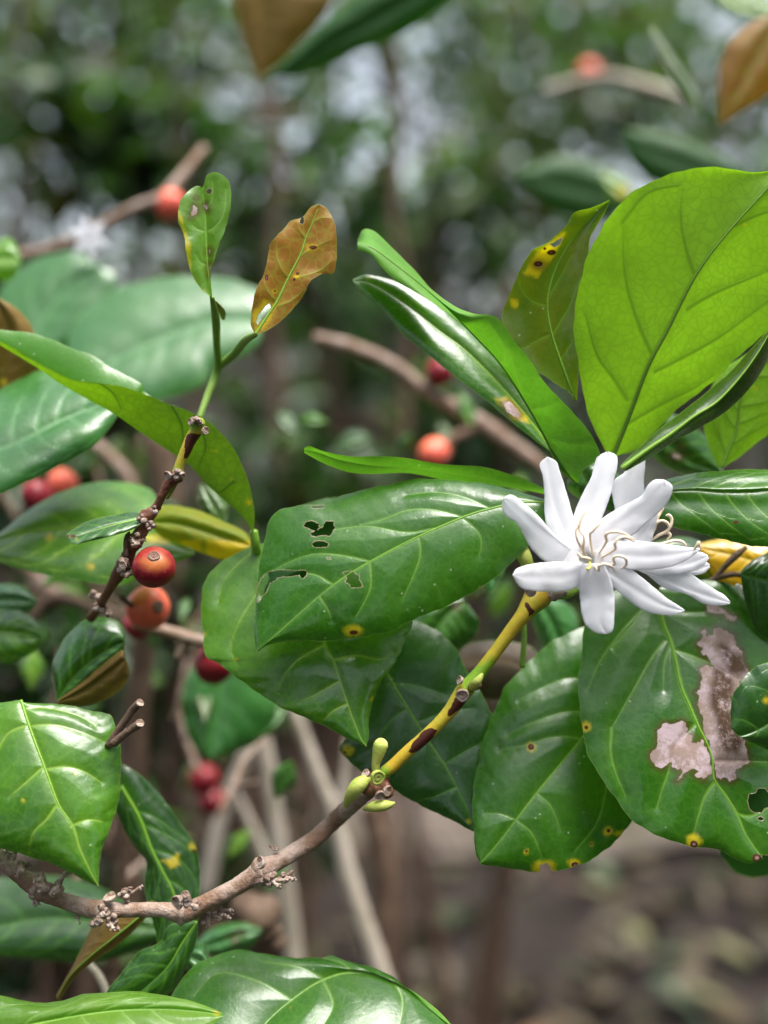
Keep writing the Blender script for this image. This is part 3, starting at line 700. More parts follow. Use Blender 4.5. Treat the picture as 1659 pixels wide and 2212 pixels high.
LF('leaf', M_leafmid, [(1205, 985), (1150, 915), (1100, 855), (1050, 800), (1000, 752), (950, 715), (900, 675), (850, 640), (800, 612), (762, 606)],
   [(1200, 985), (1150, 947), (1100, 907), (1060, 873), (1020, 842), (970, 803), (920, 762), (870, 722), (830, 672), (790, 640), (762, 607)],
   [(1212, 985), (1190, 930), (1150, 860), (1100, 795), (1050, 745), (1000, 700), (950, 660), (880, 618), (830, 600), (790, 593), (762, 603)],
   d0=1.0, gx=-.05, gy=-.2, eL=-.22, eR=.2, b=.1, nv=0, quilt=.0, vd=.0, wav=.01, ribmat=M_rib, NU=110, brn=[], yel=[[(1070, 862), (1095, 855), (1135, 895), (1145, 915), (1110, 905)], (795, 602, 3)],
   pal=[[(1085, 870), (1100, 868), (1125, 893), (1118, 903), (1095, 890)]], dark=[(1130, 900, 0)], label='long narrow pale green leaf with a yellow rimmed brown lesion, pointing up left')
LF('leaf', M_olive, [(1242, 862), (1215, 790), (1192, 720), (1183, 660), (1192, 605), (1216, 550), (1255, 495), (1300, 447), (1317, 433)],
   [(1235, 850), (1180, 815), (1130, 780), (1095, 735), (1084, 690), (1092, 655), (1110, 615), (1130, 570), (1150, 540), (1180, 526), (1220, 490), (1240, 460), (1280, 448), (1317, 432)],
   [(1246, 865), (1250, 800), (1256, 740), (1265, 680), (1275, 610), (1272, 530), (1285, 495), (1305, 462), (1317, 434)],
   d0=.75, gx=.1, gy=.1, eL=-.4, eR=-.2, b=-.1, face='top', NU=100, NV=30, ribmat=M_riblime, mw=.55,
   veins=[[(1183, 660), (1150, 650), (1125, 620), (1120, 590)], [(1192, 720), (1160, 735), (1135, 750), (1110, 760)], [(1186, 640), (1215, 590), (1235, 550)], [(1195, 720), (1230, 660), (1255, 600)], [(1210, 780), (1240, 730)]],
   holes=[jag([(1186, 527), (1200, 520), (1215, 512), (1208, 528), (1196, 534)], .6, 3)], brn=[(1162, 570, 6, 1.6), (1190, 545, 6, 1.8), (1176, 536, 3)], pal=[(1163, 571, 6, 1.3)],
   yel=[[(1130, 590), (1160, 545), (1220, 500), (1200, 545), (1160, 600)], (1110, 655, 8)], label='yellow olive leaf with chewed holes and a folded pointed tip')
LF('leaf', M_bronze, [(1345, 1012), (1400, 972), (1450, 938), (1500, 900), (1550, 868), (1600, 815), (1640, 760), (1675, 700)],
   [(1340, 1005), (1385, 962), (1430, 922), (1475, 888), (1525, 848), (1580, 800), (1630, 745), (1675, 698)],
   [(1352, 1018), (1410, 985), (1460, 952), (1510, 925), (1560, 895), (1610, 850), (1655, 785), (1678, 700)],
   d0=-.15, gx=.1, gy=0, eL=.35, eR=.55, b=.05, face='top', NU=70, NV=14, nv=0, quilt=.05, ribmat=M_riblime, mw=.9, label='narrow folded leaf seen edge on, brown below, under the largest leaf')
LF('leaf', M_leaf, [(1395, 1085), (1440, 1063), (1500, 1058), (1560, 1062), (1620, 1062), (1680, 1058), (1740, 1070), (1800, 1090)],
   [(1395, 1080), (1420, 1045), (1480, 1026), (1560, 1017), (1640, 1014), (1720, 1025), (1780, 1060), (1800, 1088)],
   [(1395, 1090), (1420, 1120), (1460, 1140), (1510, 1152), (1560, 1165), (1620, 1178), (1680, 1180), (1760, 1150), (1800, 1095)],
   d0=.6, gx=.05, gy=-.5, eL=.15, eR=.0, b=.3, quilt=.08, vd=.08, NU=100, nv=6, ribmat=M_rib, fn=lambda U, Vv, X, Y: -.3 * np.exp(-((Vv + .05) / .25) ** 2), brn=[(1590, 1128 + 0, 3, 2)],
   label='glossy rounded green leaf right of the flower, cut by the right edge of the photo')
LF('leaf', M_leaf, [(1180, 1064), (1120, 1050), (1040, 1032), (960, 1022), (880, 1010), (800, 1005), (730, 992), (690, 978), (657, 971)],
   [(1180, 1068), (1120, 1056), (1040, 1045), (960, 1036), (880, 1022), (800, 1024), (750, 1019), (700, 1001), (657, 978)],
   [(1180, 1058), (1140, 1038), (1100, 1024), (1040, 1008), (960, 1003), (880, 990), (820, 985), (760, 986), (700, 975), (670, 964), (657, 968)],
   d0=.8, gx=.1, gy=0, eL=.3, eR=-.3, b=.05, face='under', quilt=.1, vd=.05, NU=100, NV=18, nv=0, ribmat=None, rib=False, label='thin leaf seen almost edge on above the chewed leaf')
# the chewed leaf
H = lambda pts, a=1.0, s=0, n=4: jag(q2(pts, 0, 1105.6), a, n, s)
LF('leaf', M_leaf, [(1195, 1086), (1130, 1084), (1060, 1098), (1010, 1113), (940, 1142), (870, 1175), (800, 1212), (740, 1248), (690, 1286), (640, 1330), (590, 1375), (556, 1405)],
   [(1195, 1084), (1150, 1070), (1060, 1046), (1000, 1038), (900, 1035), (830, 1048), (760, 1065), (700, 1084), (640, 1094), (602, 1103), (580, 1130), (568, 1180), (558, 1240), (552, 1300), (549, 1355), (553, 1406)],
   [(1195, 1088), (1182, 1130), (1130, 1192), (1090, 1230), (1030, 1275), (960, 1311), (900, 1336), (850, 1360), (800, 1373), (740, 1381), (680, 1385), (620, 1386), (580, 1393), (558, 1408)],
   NU=190, NV=62, d0=-.4, gx=-.12, gy=-.38, eL=.5, eR=.45, ca=.35, b=.14, quilt=.38, vd=.3, ribmat=M_rib, mw=.5, vw=.3,
   veins=[[(1000, 1116), (940, 1100), (880, 1100), (830, 1120), (780, 1132)], [(940, 1140), (880, 1150), (800, 1135), (740, 1140), (690, 1150)], [(800, 1212), (750, 1200), (680, 1195), (620, 1215), (575, 1240)], [(1060, 1098), (1000, 1072), (940, 1062), (880, 1068)], [(720, 1262), (680, 1240), (620, 1236)],
          [(1000, 1118), (1035, 1150), (1040, 1180), (1035, 1200)], [(905, 1158), (908, 1200), (890, 1250), (872, 1290)], [(690, 1286), (710, 1320), (715, 1340)], [(1090, 1092), (1110, 1120), (1130, 1150)], [(800, 1214), (800, 1270), (770, 1330)]],
   holes=[H([(1312, 60), (1330, 45), (1350, 42), (1375, 55), (1378, 66), (1365, 82), (1350, 80), (1325, 68)], .8, 1), H([(1345, 92), (1372, 80), (1398, 62), (1410, 42), (1440, 44), (1445, 65), (1435, 90), (1425, 103), (1400, 100), (1370, 104), (1350, 108)], .9, 2),
          H([(1350, 138), (1365, 128), (1400, 128), (1420, 140), (1410, 152), (1370, 153), (1355, 150)], .5, 3), H([(1412, 196), (1422, 196), (1428, 204), (1418, 206)], .2, 4, 2),
          H([(1112, 388), (1112, 330), (1125, 300), (1140, 275), (1165, 258), (1200, 252), (1250, 252), (1320, 254), (1325, 265), (1315, 285), (1300, 282), (1292, 272), (1240, 278), (1200, 285), (1180, 300), (1165, 312), (1155, 345), (1140, 360), (1120, 390)], .9, 5),
          H([(1480, 262), (1515, 256), (1535, 268), (1550, 275), (1552, 298), (1567, 322), (1545, 328), (1518, 328), (1510, 312), (1490, 300), (1500, 285)], .9, 6), [(672, 1094), (700, 1092), (698, 1098), (676, 1099)]],
   yel=[(762, 1362, 12, 1.5), (1038, 1268, 0)], brn=[(764, 1366, 5, 1.8), (681, 1283, -.5)],
   label='large glossy leaf left of the flower with several insect chewed holes')

# ------------------------------------------------------------------ the two open flowers
fl = empty('flower', P(*fconv([(640, 740)])[0], -.6), 'open white star shaped flower facing the viewer with eight narrow petals'); put(fl, fb)
fl2 = empty('flower', P(*fconv([(960, 780)])[0], .3), 'second white flower half hidden behind the first, turned to the right'); put(fl2, fb)
PT = lambda m, l, r, d, **k: petal(fconv(m), fconv(l), fconv(r), d, k.pop('par', fl), **k)
PT([(620, 740), (480, 640), (330, 540), (210, 430), (115, 360)], [(570, 790), (430, 772), (330, 702), (270, 620), (210, 520), (130, 462), (105, 400), (115, 362)], [(640, 700), (560, 690), (480, 630), (400, 548), (330, 470), (240, 392), (180, 345), (128, 340), (112, 358)], -.55, dtip=-.3)
PT([(640, 740), (530, 620), (460, 450), (420, 280), (395, 95)], [(600, 750), (480, 650), (410, 560), (388, 450), (384, 330), (372, 220), (352, 140), (375, 100), (397, 92)], [(660, 720), (600, 600), (560, 490), (520, 350), (480, 210), (450, 120), (420, 95), (400, 92)], -.45, dtip=.35)
PT([(660, 740), (650, 560), (690, 400), (750, 230), (785, 65)], [(620, 740), (575, 600), (570, 500), (620, 360), (680, 240), (700, 170), (718, 100), (765, 75), (780, 60)], [(700, 740), (735, 520), (770, 410), (805, 310), (830, 200), (848, 120), (835, 80), (800, 55), (788, 58)], -.4, dtip=.45)
PT([(700, 740), (790, 590), (900, 490), (1030, 400), (1150, 270)], [(660, 700), (700, 570), (780, 480), (900, 410), (1010, 345), (1050, 275), (1100, 240), (1150, 240)], [(740, 740), (810, 650), (930, 598), (1010, 525), (1090, 460), (1150, 400), (1195, 320), (1190, 260), (1152, 240)], -.6, dtip=-.1)
PT([(700, 770), (850, 730), (1050, 735), (1220, 720), (1385, 685)], [(700, 700), (820, 645), (950, 642), (1100, 655), (1230, 668), (1330, 678), (1385, 680)], [(700, 800), (850, 802), (980, 812), (1090, 808), (1200, 790), (1300, 750), (1370, 705), (1386, 686)], -.7, dtip=.35)
PT([(680, 780), (830, 860), (1000, 970), (1150, 1050), (1280, 1085)], [(760, 760), (900, 805), (990, 868), (1080, 940), (1170, 1010), (1240, 1050), (1283, 1078)], [(660, 800), (800, 905), (890, 980), (980, 1050), (1070, 1092), (1180, 1108), (1260, 1100), (1284, 1082)], -.65, dtip=.3)
PT([(690, 780), (710, 900), (725, 1040), (740, 1150), (775, 1232)], [(620, 780), (612, 900), (620, 1010), (633, 1110), (660, 1180), (720, 1225), (770, 1234)], [(760, 780), (800, 890), (818, 1000), (820, 1110), (818, 1190), (805, 1228), (778, 1234)], -.75, dtip=.0)
PT([(650, 800), (520, 860), (400, 868), (290, 865), (178, 855)], [(640, 780), (600, 785), (480, 778), (350, 785), (250, 800), (185, 825), (176, 850)], [(660, 850), (610, 905), (530, 945), (400, 952), (260, 940), (215, 915), (192, 890), (178, 858)], -.7, dtip=-.25)
# throat: a short tube with folds
c = P(*fconv([(665, 745)])[0], -.6); R = W(26)
V, F = lathe(c, dirv(.05, -.1, -1), [(R * 2.6, -.35 * R), (R * 1.8, -.12 * R), (R * 1.15, .02 * R), (R * .8, -.15 * R), (R * .6, -.5 * R), (R * .35, -.75 * R), (R * .01, -.85 * R)], 40, .05, 4)
tb = link('corolla_tube', mesh_from(V - c, F), M_tube); tb.location = c; put(tb, fl)
def stamen(p, r, par, d=-.9, cup=True):
    q = fconv(p); n = len(q); pts = [(a[0], a[1], (a[2] if len(a) > 2 else d), r * (.55 if i == 0 else (.5 if i == n - 1 else 1))) for i, a in enumerate(q)]
    V, F = stem_data(pts, 36, 10, .03, 3); return with_fields(make('stamen', V, F, M_stamen, par))
for p in [[(655, 740, -.6), (628, 690, -1.05), (635, 610, -1.15), (605, 560, -1.1), (612, 500, -1.1), (640, 450, -1.1)], [(650, 740, -.6), (610, 665, -1.05), (590, 620, -1.15), (583, 570, -1.15), (600, 520, -1.15)],
          [(690, 730, -.6), (672, 600, -1.0), (690, 570, -1.1), (730, 525, -1.1), (775, 480, -.95)], [(720, 730, -.6), (778, 640, -1.0), (772, 600, -1.1), (805, 577, -1.15), (880, 582, -1.15), (960, 625, -1.0)],
          [(730, 750, -.6), (830, 690, -1.05), (832, 650, -1.2), (862, 615, -1.2), (910, 612, -1.15), (960, 640, -1.05)], [(720, 770, -.6), (825, 785, -1.1), (822, 745, -1.2), (855, 730, -1.25), (900, 745, -1.25), (905, 785, -1.15), (870, 815, -1.1)],
          [(690, 780, -.6), (730, 825, -1.1), (728, 800, -1.2), (760, 783, -1.25), (805, 795, -1.2), (835, 830, -1.1)], [(670, 760, -.6), (600, 715, -1.05), (620, 738, -1.15), (655, 745, -1.2), (682, 752, -1.1)]]:
    stamen(p, 3.0, fl)
V, F = stem_data([(*fconv([(670, 760)])[0], -.4, 3), (*fconv([(672, 800)])[0], -1.0, 3), (*fconv([(655, 815)])[0], -1.2, 3.5)], 12, 10); with_fields(make('style', V, F, M_budtip, fl))
# second flower
k2 = G(par=fl2)
PT([(930, 700), (880, 540), (880, 420), (905, 280), (1012, 40)], [(920, 700), (855, 520), (832, 400), (818, 300), (830, 250), (890, 205), (925, 125), (1000, 40), (1015, 32)], [(940, 700), (950, 560), (1000, 430), (1010, 330), (1010, 240), (1025, 130), (1024, 60), (1018, 34)], .15, dtip=.3, **k2)
PT([(950, 740), (990, 620), (1050, 540), (1080, 470), (1110, 410)], [(920, 740), (920, 620), (980, 540), (1060, 450), (1105, 405)], [(980, 740), (1050, 650), (1085, 560), (1105, 480), (1112, 412)], -.1, dtip=-.1, **k2)
PT([(930, 780), (1100, 790), (1250, 790), (1360, 765), (1430, 725)], [(930, 750), (1100, 730), (1250, 720), (1360, 708), (1405, 712), (1432, 728)], [(930, 800), (1060, 842), (1200, 846), (1310, 830), (1400, 790), (1438, 745)], -.25, dtip=.2, **k2)
PT([(940, 790), (1100, 815), (1250, 820), (1350, 825), (1440, 790)], [(940, 770), (1100, 780), (1250, 780), (1370, 770), (1430, 768), (1445, 785)], [(940, 810), (1080, 845), (1200, 850), (1330, 852), (1400, 842), (1445, 805)], -.05, dtip=.2, **k2)
PT([(940, 790), (1100, 850), (1260, 930), (1420, 985), (1570, 1030)], [(960, 780), (1060, 820), (1200, 835), (1290, 842), (1400, 908), (1500, 965), (1560, 1000), (1578, 1028)], [(920, 800), (1040, 850), (1130, 920), (1230, 958), (1310, 975), (1350, 1010), (1450, 1045), (1540, 1046), (1574, 1040)], -.15, dtip=.25, **k2)
for p in [[(1050, 640, .1), (1085, 560, 0), (1100, 520, -.1), (1135, 505, -.1), (1170, 520, -.1), (1185, 560, -.1)], [(1060, 640, .1), (1110, 600, 0), (1160, 575, -.05), (1190, 540, -.1), (1198, 495, -.1), (1180, 468, -.1), (1160, 472, -.1)],
          [(1070, 630, .1), (1130, 590, 0), (1170, 580, 0), (1188, 600, 0), (1165, 630, 0)], [(1080, 560, .1), (1105, 490, 0), (1128, 450, 0), (1140, 420, 0), (1120, 412, 0)], [(1060, 600, .1), (1095, 520, 0), (1112, 470, 0), (1118, 430, 0)],
          [(1080, 660, -.1), (1150, 650, -.2), (1210, 632, -.2), (1265, 640, -.2), (1292, 668, -.2)], [(1340, 690, -.4), (1362, 660, -.45), (1372, 642, -.45), (1382, 680, -.45)]]:
    stamen(p, 3.4, fl2, d=0)

# ================================================================== sharp leaves of neighbouring twigs
TL = lambda mat, m, l, r, label, **k: build_leaf('leaf', mat, m, l, r, label=label, top=True, **k)
# under the chewed leaf
TL(M_leafmid, [(668, 1200), (680, 1250), (690, 1320), (702, 1391), (720, 1426), (738, 1480), (760, 1545), (778, 1590), (791, 1612)],
   [(660, 1198), (600, 1178), (556, 1176), (500, 1200), (460, 1230), (440, 1268), (433, 1312), (440, 1372), (446, 1418), (480, 1440), (510, 1462), (545, 1486), (590, 1520), (660, 1550), (730, 1585), (788, 1612)],
   [(676, 1198), (800, 1225), (870, 1280), (892, 1335), (880, 1370), (860, 1420), (830, 1462), (812, 1500), (798, 1545), (797, 1590), (792, 1613)],
   'broad green leaf ending in a pointed tip directly under the chewed leaf', NU=140, NV=50, d0=.7, gx=0, gy=-.45, eL=.3, eR=.35, ca=.2, b=.12, quilt=.45, vd=.35, ribmat=M_rib, mw=.45, vw=.32,
   veins=[[(690, 1320), (640, 1340), (600, 1320), (560, 1285)], [(555, 1280), (515, 1345), (498, 1400), (510, 1432)], [(702, 1391), (650, 1420), (620, 1450), (600, 1490)], [(720, 1426), (770, 1415), (820, 1425), (850, 1410)], [(735, 1470), (690, 1495), (650, 1515)], [(700, 1380), (760, 1350), (830, 1340)], [(750, 1520), (720, 1535), (700, 1555)], [(560, 1180), (510, 1220), (480, 1260), (470, 1300)]],
   yel=[(803, 1510, 3), (625, 1479, 0), (510, 1424, 2), (442, 1370, 3)], brn=[(804, 1511, 1.2)])
TL(M_leafdark, [(828, 1440), (850, 1480), (890, 1545), (925, 1600), (960, 1650), (990, 1705), (1010, 1750), (1024, 1796)],
   [(822, 1440), (780, 1530), (745, 1600), (735, 1622), (760, 1650), (800, 1680), (850, 1706), (900, 1736), (960, 1764), (1000, 1785), (1022, 1797)],
   [(834, 1435), (870, 1360), (900, 1343), (950, 1366), (990, 1410), (1010, 1452), (1040, 1500), (1070, 1560), (1075, 1640), (1060, 1740), (1026, 1798)],
   'dark green leaf behind the yellow stem with a yellow spot on its left edge', NU=110, NV=44, d0=1.7, gx=0, gy=-.3, eL=.3, eR=.3, b=.12, quilt=.4, ribmat=M_ribdeep,
   veins=[[(840, 1475), (900, 1480), (960, 1500)], [(900, 1560), (960, 1540), (1020, 1530)], [(925, 1600), (880, 1640), (850, 1680)], [(960, 1650), (1010, 1620), (1050, 1600)], [(880, 1530), (840, 1560), (800, 1620)], [(985, 1700), (940, 1720), (900, 1730)]],
   yel=[(752, 1620, 10, 1.2), (1012, 1775, 3)], brn=[(752, 1617, 2.5), (746, 1625, 3, 1.5), (894, 1383, 1)])
TL(M_leaf, [(1330, 1490), (1295, 1545), (1258, 1595), (1210, 1652), (1160, 1712), (1115, 1770), (1075, 1822), (1038, 1864)],
   [(1330, 1480), (1310, 1360), (1258, 1356), (1200, 1382), (1150, 1422), (1100, 1474), (1070, 1530), (1050, 1580), (1035, 1640), (1022, 1700), (1022, 1765), (1026, 1835), (1036, 1865)],
   [(1332, 1495), (1370, 1580), (1390, 1680), (1385, 1750), (1360, 1780), (1330, 1816), (1290, 1850), (1250, 1868), (1200, 1882), (1155, 1883), (1100, 1876), (1040, 1868)],
   'oval glossy leaf hanging under the flower with yellow rimmed spots along its bottom edge', NU=150, NV=60, d0=1.1, gx=.05, gy=-.46, eL=.35, eR=.5, ca=.3, b=.14, quilt=.45, vd=.35, ribmat=M_rib,
   veins=[[(1290, 1550), (1230, 1535), (1150, 1560), (1100, 1585)], [(1258, 1595), (1200, 1590), (1140, 1607), (1080, 1620)], [(1300, 1490), (1240, 1462), (1180, 1480), (1120, 1510)], [(1115, 1770), (1080, 1757), (1050, 1757)], [(1160, 1712), (1190, 1740), (1210, 1790)], [(1310, 1620), (1310, 1700), (1290, 1780), (1240, 1840)], [(1260, 1600), (1310, 1640)], [(1115, 1770), (1150, 1800), (1170, 1850)]],
   yel=[(1147, 1613, 10), (1137, 1838, 5), (1314, 1795, 8), (1277, 1823, 2), (1175, 1875, 16, 1.6), (1240, 1864, 9, 1.4), (1340, 1800, 5, 2)], brn=[(1147, 1613, 7), (1137, 1838, 3), (1314, 1794, 4), (1277, 1823, 2.4), (1242, 1868, 6, 1.3)], holes=[jag([(1168, 1868), (1178, 1864), (1188, 1872), (1192, 1890), (1164, 1890)], .7, 3)])
TL(M_leaf, z5([(735, 60), (765, 180), (800, 320), (850, 440), (890, 600), (930, 780), (990, 920), (1060, 1080), (1120, 1200), (1165, 1330), (1180, 1480), (1270, 1610), (1350, 1740), (1420, 1900), (1530, 2060)]),
   z5([(700, 20), (500, 20), (300, 120), (210, 260), (180, 400), (165, 560), (148, 760), (155, 930), (175, 1120), (230, 1310), (330, 1490), (440, 1650), (560, 1790), (700, 1890), (850, 1950), (1000, 1990), (1130, 2000), (1230, 2030), (1320, 2080), (1430, 2120), (1525, 2100)]),
   z5([(780, 20), (1100, -30), (1350, 30), (1550, 150), (1700, 400), (1780, 800), (1790, 1200), (1750, 1600), (1700, 1900), (1620, 2050), (1540, 2090)]),
   'largest hanging leaf at the lower right with pinkish grey dead patches and a hole', NU=200, NV=80, d0=.4, gx=.05, gy=-.40, eL=.3, eR=.5, ca=.3, b=.1, quilt=.65, vd=.4, ribmat=M_rib, mw=.8, vw=.42,
   veins=[z5(q) for q in [[(740, 120), (620, 200), (440, 400), (300, 600), (220, 800)], [(800, 430), (700, 560), (600, 740), (480, 950), (400, 1090)], [(850, 450), (800, 600), (790, 800)], [(1040, 1060), (960, 1130), (860, 1250), (840, 1400), (790, 1530), (740, 1700)], [(1180, 1500), (1110, 1600), (1060, 1750), (1020, 1900)],
          [(880, 500), (1000, 540), (1150, 600), (1270, 670), (1380, 730)], [(1170, 1340), (1350, 1340), (1583, 1350)], [(760, 210), (950, 215), (1100, 215)], [(400, 1090), (390, 1250), (420, 1400), (500, 1600)], [(1350, 1740), (1450, 1760), (1583, 1700)], [(400, 480), (560, 300), (640, 180)]]],
   pal=[jag(z5([(1075, 365), (1105, 360), (1110, 400), (1165, 400), (1170, 345), (1200, 335), (1250, 360), (1320, 400), (1330, 480), (1380, 520), (1400, 620), (1440, 680), (1390, 730), (1340, 790), (1290, 880), (1300, 960), (1350, 1020), (1370, 1120), (1400, 1190), (1420, 1290), (1450, 1350), (1380, 1390), (1330, 1420), (1330, 1480), (1290, 1500), (1250, 1470), (1190, 1470), (1185, 1380), (1145, 1250), (1140, 1190), (1095, 1120), (1090, 1020), (1050, 930), (1055, 870), (1025, 830), (1065, 790), (1070, 700), (1060, 650), (1110, 620), (1180, 640), (1150, 590), (1110, 540), (1080, 550), (1090, 490), (1040, 465), (1070, 430)]), 1.3, 4, 21),
        jag(z5([(740, 1130), (790, 1060), (850, 1070), (930, 1040), (970, 1090), (965, 1130), (1010, 1150), (1000, 1200), (1040, 1210), (1090, 1180), (1115, 1240), (1140, 1280), (1145, 1350), (1165, 1400), (1150, 1440), (1090, 1490), (1020, 1450), (1060, 1420), (1010, 1400), (960, 1430), (890, 1500), (930, 1430), (920, 1400), (860, 1390), (850, 1350), (800, 1390), (740, 1390), (705, 1350), (685, 1290), (735, 1240)]), 1.3, 4, 22),
        jag(z5([(1120, 170), (1180, 165), (1240, 200), (1270, 230), (1340, 260), (1310, 290), (1270, 275), (1240, 235), (1180, 240), (1130, 210)]), 1, 4, 23)],
   dark=[jag(z5([(1190, 650), (1300, 720), (1270, 900), (1340, 1050), (1380, 1180), (1340, 1260), (1220, 1230), (1200, 1050), (1150, 900), (1170, 760)]), 2, 3), jag(z5([(1220, 480), (1370, 560), (1400, 660), (1300, 660)]), 2, 3)],
   yel=[(*z5([(207, 1080)])[0], 9), (*z5([(1020, 1950)])[0], 17), (*z5([(1410, 685)])[0], 3), (*z5([(1600, 900)])[0], 10)], brn=[(*z5([(207, 1090)])[0], 4), (*z5([(1022, 1975)])[0], 8), (*z5([(1500, 2080)])[0], 9, 1.2), (*z5([(1200, 208)])[0], 2)],
   holes=[jag(z5([(1430, 1600), (1480, 1590), (1500, 1555), (1550, 1555), (1583, 1590), (1640, 1620), (1640, 1690), (1560, 1700), (1540, 1735), (1480, 1730), (1440, 1700), (1425, 1650)]), .7, 3, 5), jag(z5([(1505, 1775), (1525, 1765), (1550, 1778), (1540, 1795), (1515, 1793)]), .2, 2), jag(z5([(1540, 2060), (1583, 2055), (1640, 2080), (1600, 2160), (1545, 2110)]), .7, 3)])
TL(M_leafdark, [(1740, 1460), (1720, 1500), (1690, 1540), (1650, 1570), (1600, 1590), (1582, 1575)],
   [(1740, 1450), (1700, 1425), (1659, 1432), (1628, 1443), (1600, 1475), (1582, 1505), (1578, 1540), (1580, 1572)],
   [(1742, 1470), (1750, 1540), (1720, 1600), (1680, 1625), (1640, 1612), (1600, 1592), (1583, 1578)],
   'small dark curled leaf at the right edge in front of the dead patches', NU=60, NV=24, d0=-.4, gx=.1, gy=-.08, eL=.1, eR=.3, nv=3, quilt=.1, vd=.08, ribmat=M_ribdeep, yel=[(1655, 1512, 6)])
TL(M_backlit, [(1558, 1010), (1590, 930), (1600, 860), (1625, 800), (1680, 740), (1740, 690)],
   [(1552, 1010), (1530, 960), (1518, 900), (1530, 850), (1560, 800), (1620, 760), (1680, 715), (1740, 688)],
   [(1562, 1010), (1600, 985), (1650, 945), (1720, 890), (1770, 800), (1740, 690)],
   'bright green leaf with one yellow spot at the right edge, below the largest leaf', face='under', NU=70, d0=2.0, gx=0, gy=.1, eL=.3, eR=.4, ribmat=M_ribdark, yel=[(1632, 838, 4)], brn=[(1632, 838, 1.5), (1628, 812, 1.2)])
TL(M_yellow, [(1730, 1235), (1690, 1225), (1640, 1215), (1590, 1200), (1540, 1190), (1505, 1180)],
   [(1730, 1240), (1700, 1290), (1640, 1300), (1590, 1290), (1550, 1260), (1510, 1190)],
   [(1730, 1230), (1700, 1180), (1640, 1165), (1580, 1160), (1530, 1168), (1503, 1176)],
   'yellow dying leaf with green flecks right of the flower', NU=60, NV=24, d0=2.6, gx=0, gy=-.3, rib=False, dark=[])
TL(M_leafdark, [(1600, 1240), (1640, 1250), (1690, 1265), (1740, 1290)], [(1598, 1236), (1620, 1215), (1670, 1190), (1720, 1200), (1742, 1285)], [(1600, 1245), (1610, 1300), (1640, 1370), (1700, 1380), (1744, 1295)],
   'dark green leaf at the right edge beside the yellow leaf', NU=50, NV=20, d0=1.2, gy=-.1, rib=False)
V, F = stem_data([(1520, 1262, 2.2, 6), (1560, 1245, 2.0, 6.5), (1600, 1242, 1.8, 6), (1660, 1262, 1.5, 6)], 24, 10); V2, F2 = stem_data([(1535, 1262, 2.1, 5), (1565, 1225, 2.0, 6), (1590, 1200, 2.0, 8), (1612, 1182, 2.0, 4)], 20, 10)
with_fields(make('twig', *join_data([(V, F), (V2, F2)]), M_barkdark, None, 'thin dark forked twig crossing in front of the yellow leaf', cat='twig'))
pt = petal([(1590, 1262), (1612, 1288), (1636, 1306)], [(1588, 1265), (1606, 1293), (1632, 1308)], [(1594, 1260), (1620, 1280), (1640, 1303)], 1.6, None, name='fallen_petal', label='single white petal lying in the shade right of the flower'); pt['category'] = 'petal'
# lower left
TL(M_leafmid, [(45, 1512), (60, 1560), (78, 1610), (95, 1655), (115, 1710), (130, 1745), (158, 1785), (172, 1830), (190, 1870), (212, 1914)],
   [(35, 1512), (-30, 1530), (-70, 1600), (-90, 1700), (-70, 1790), (-20, 1825), (10, 1836), (60, 1850), (100, 1862), (150, 1885), (190, 1905), (210, 1915)],
   [(55, 1518), (110, 1520), (160, 1526), (205, 1537), (235, 1543), (246, 1560), (252, 1582), (260, 1610), (261, 1680), (256, 1730), (240, 1785), (224, 1822), (216, 1862), (213, 1914)],
   'glossy veined leaf at the left edge above the woody twig', NU=150, NV=56, d0=-.5, gx=.12, gy=-.42, eL=.5, eR=.45, ca=.2, b=.16, quilt=.42, vd=.35, ribmat=M_rib, mw=.6, vw=.38,
   veins=[[(62, 1568), (110, 1564), (150, 1572), (200, 1590), (230, 1605)], [(98, 1662), (140, 1655), (180, 1665), (220, 1690)], [(125, 1735), (100, 1770), (70, 1800), (62, 1840)], [(60, 1565), (20, 1580), (0, 1610), (-20, 1660)], [(95, 1655), (55, 1690), (20, 1720)], [(48, 1530), (100, 1528), (170, 1545), (210, 1570)], [(155, 1783), (190, 1770), (225, 1775)]],
   yel=[(92, 1690 - 20, -2), (163, 1672 - 0, 0), (50, 1728, 2)])
TL(M_leafdark, [(262, 1700), (300, 1765), (325, 1830), (350, 1880), (375, 1930), (385, 1990), (370, 2050), (350, 2080)],
   [(258, 1695), (248, 1740), (260, 1775), (290, 1830), (316, 1862), (312, 1905), (320, 1960), (335, 2010), (345, 2078)],
   [(264, 1650), (300, 1672), (350, 1722), (392, 1782), (420, 1822), (433, 1875), (430, 1940), (425, 2000), (390, 2060), (352, 2080)],
   'long green leaf with a yellow patch hanging behind the woody twig', NU=110, NV=40, d0=2.2, gx=0, gy=-.3, eL=.3, eR=.4, b=.12, quilt=.5, ribmat=M_rib, mw=.9, vw=.5, nv=6, yel=[(416, 1828, 8), [(352, 1860), (385, 1845), (388, 1868), (368, 1876)]], brn=[(420, 1838, 3)])
TL(M_leafdark, [(425, 1992), (395, 2035), (365, 2085), (330, 2120), (290, 2150), (232, 2168)], [(425, 1988), (365, 2000), (345, 2035), (300, 2056), (268, 2095), (232, 2140), (228, 2166)], [(428, 1994), (425, 2030), (405, 2085), (370, 2142), (320, 2165), (234, 2170)],
   'dark olive leaf with pale veins below the woody twig', NU=90, NV=30, d0=1.0, gx=.1, gy=-.1, eL=.2, eR=.2, quilt=.1, vd=.08, ribmat=M_rib, nv=5, vw=.45)
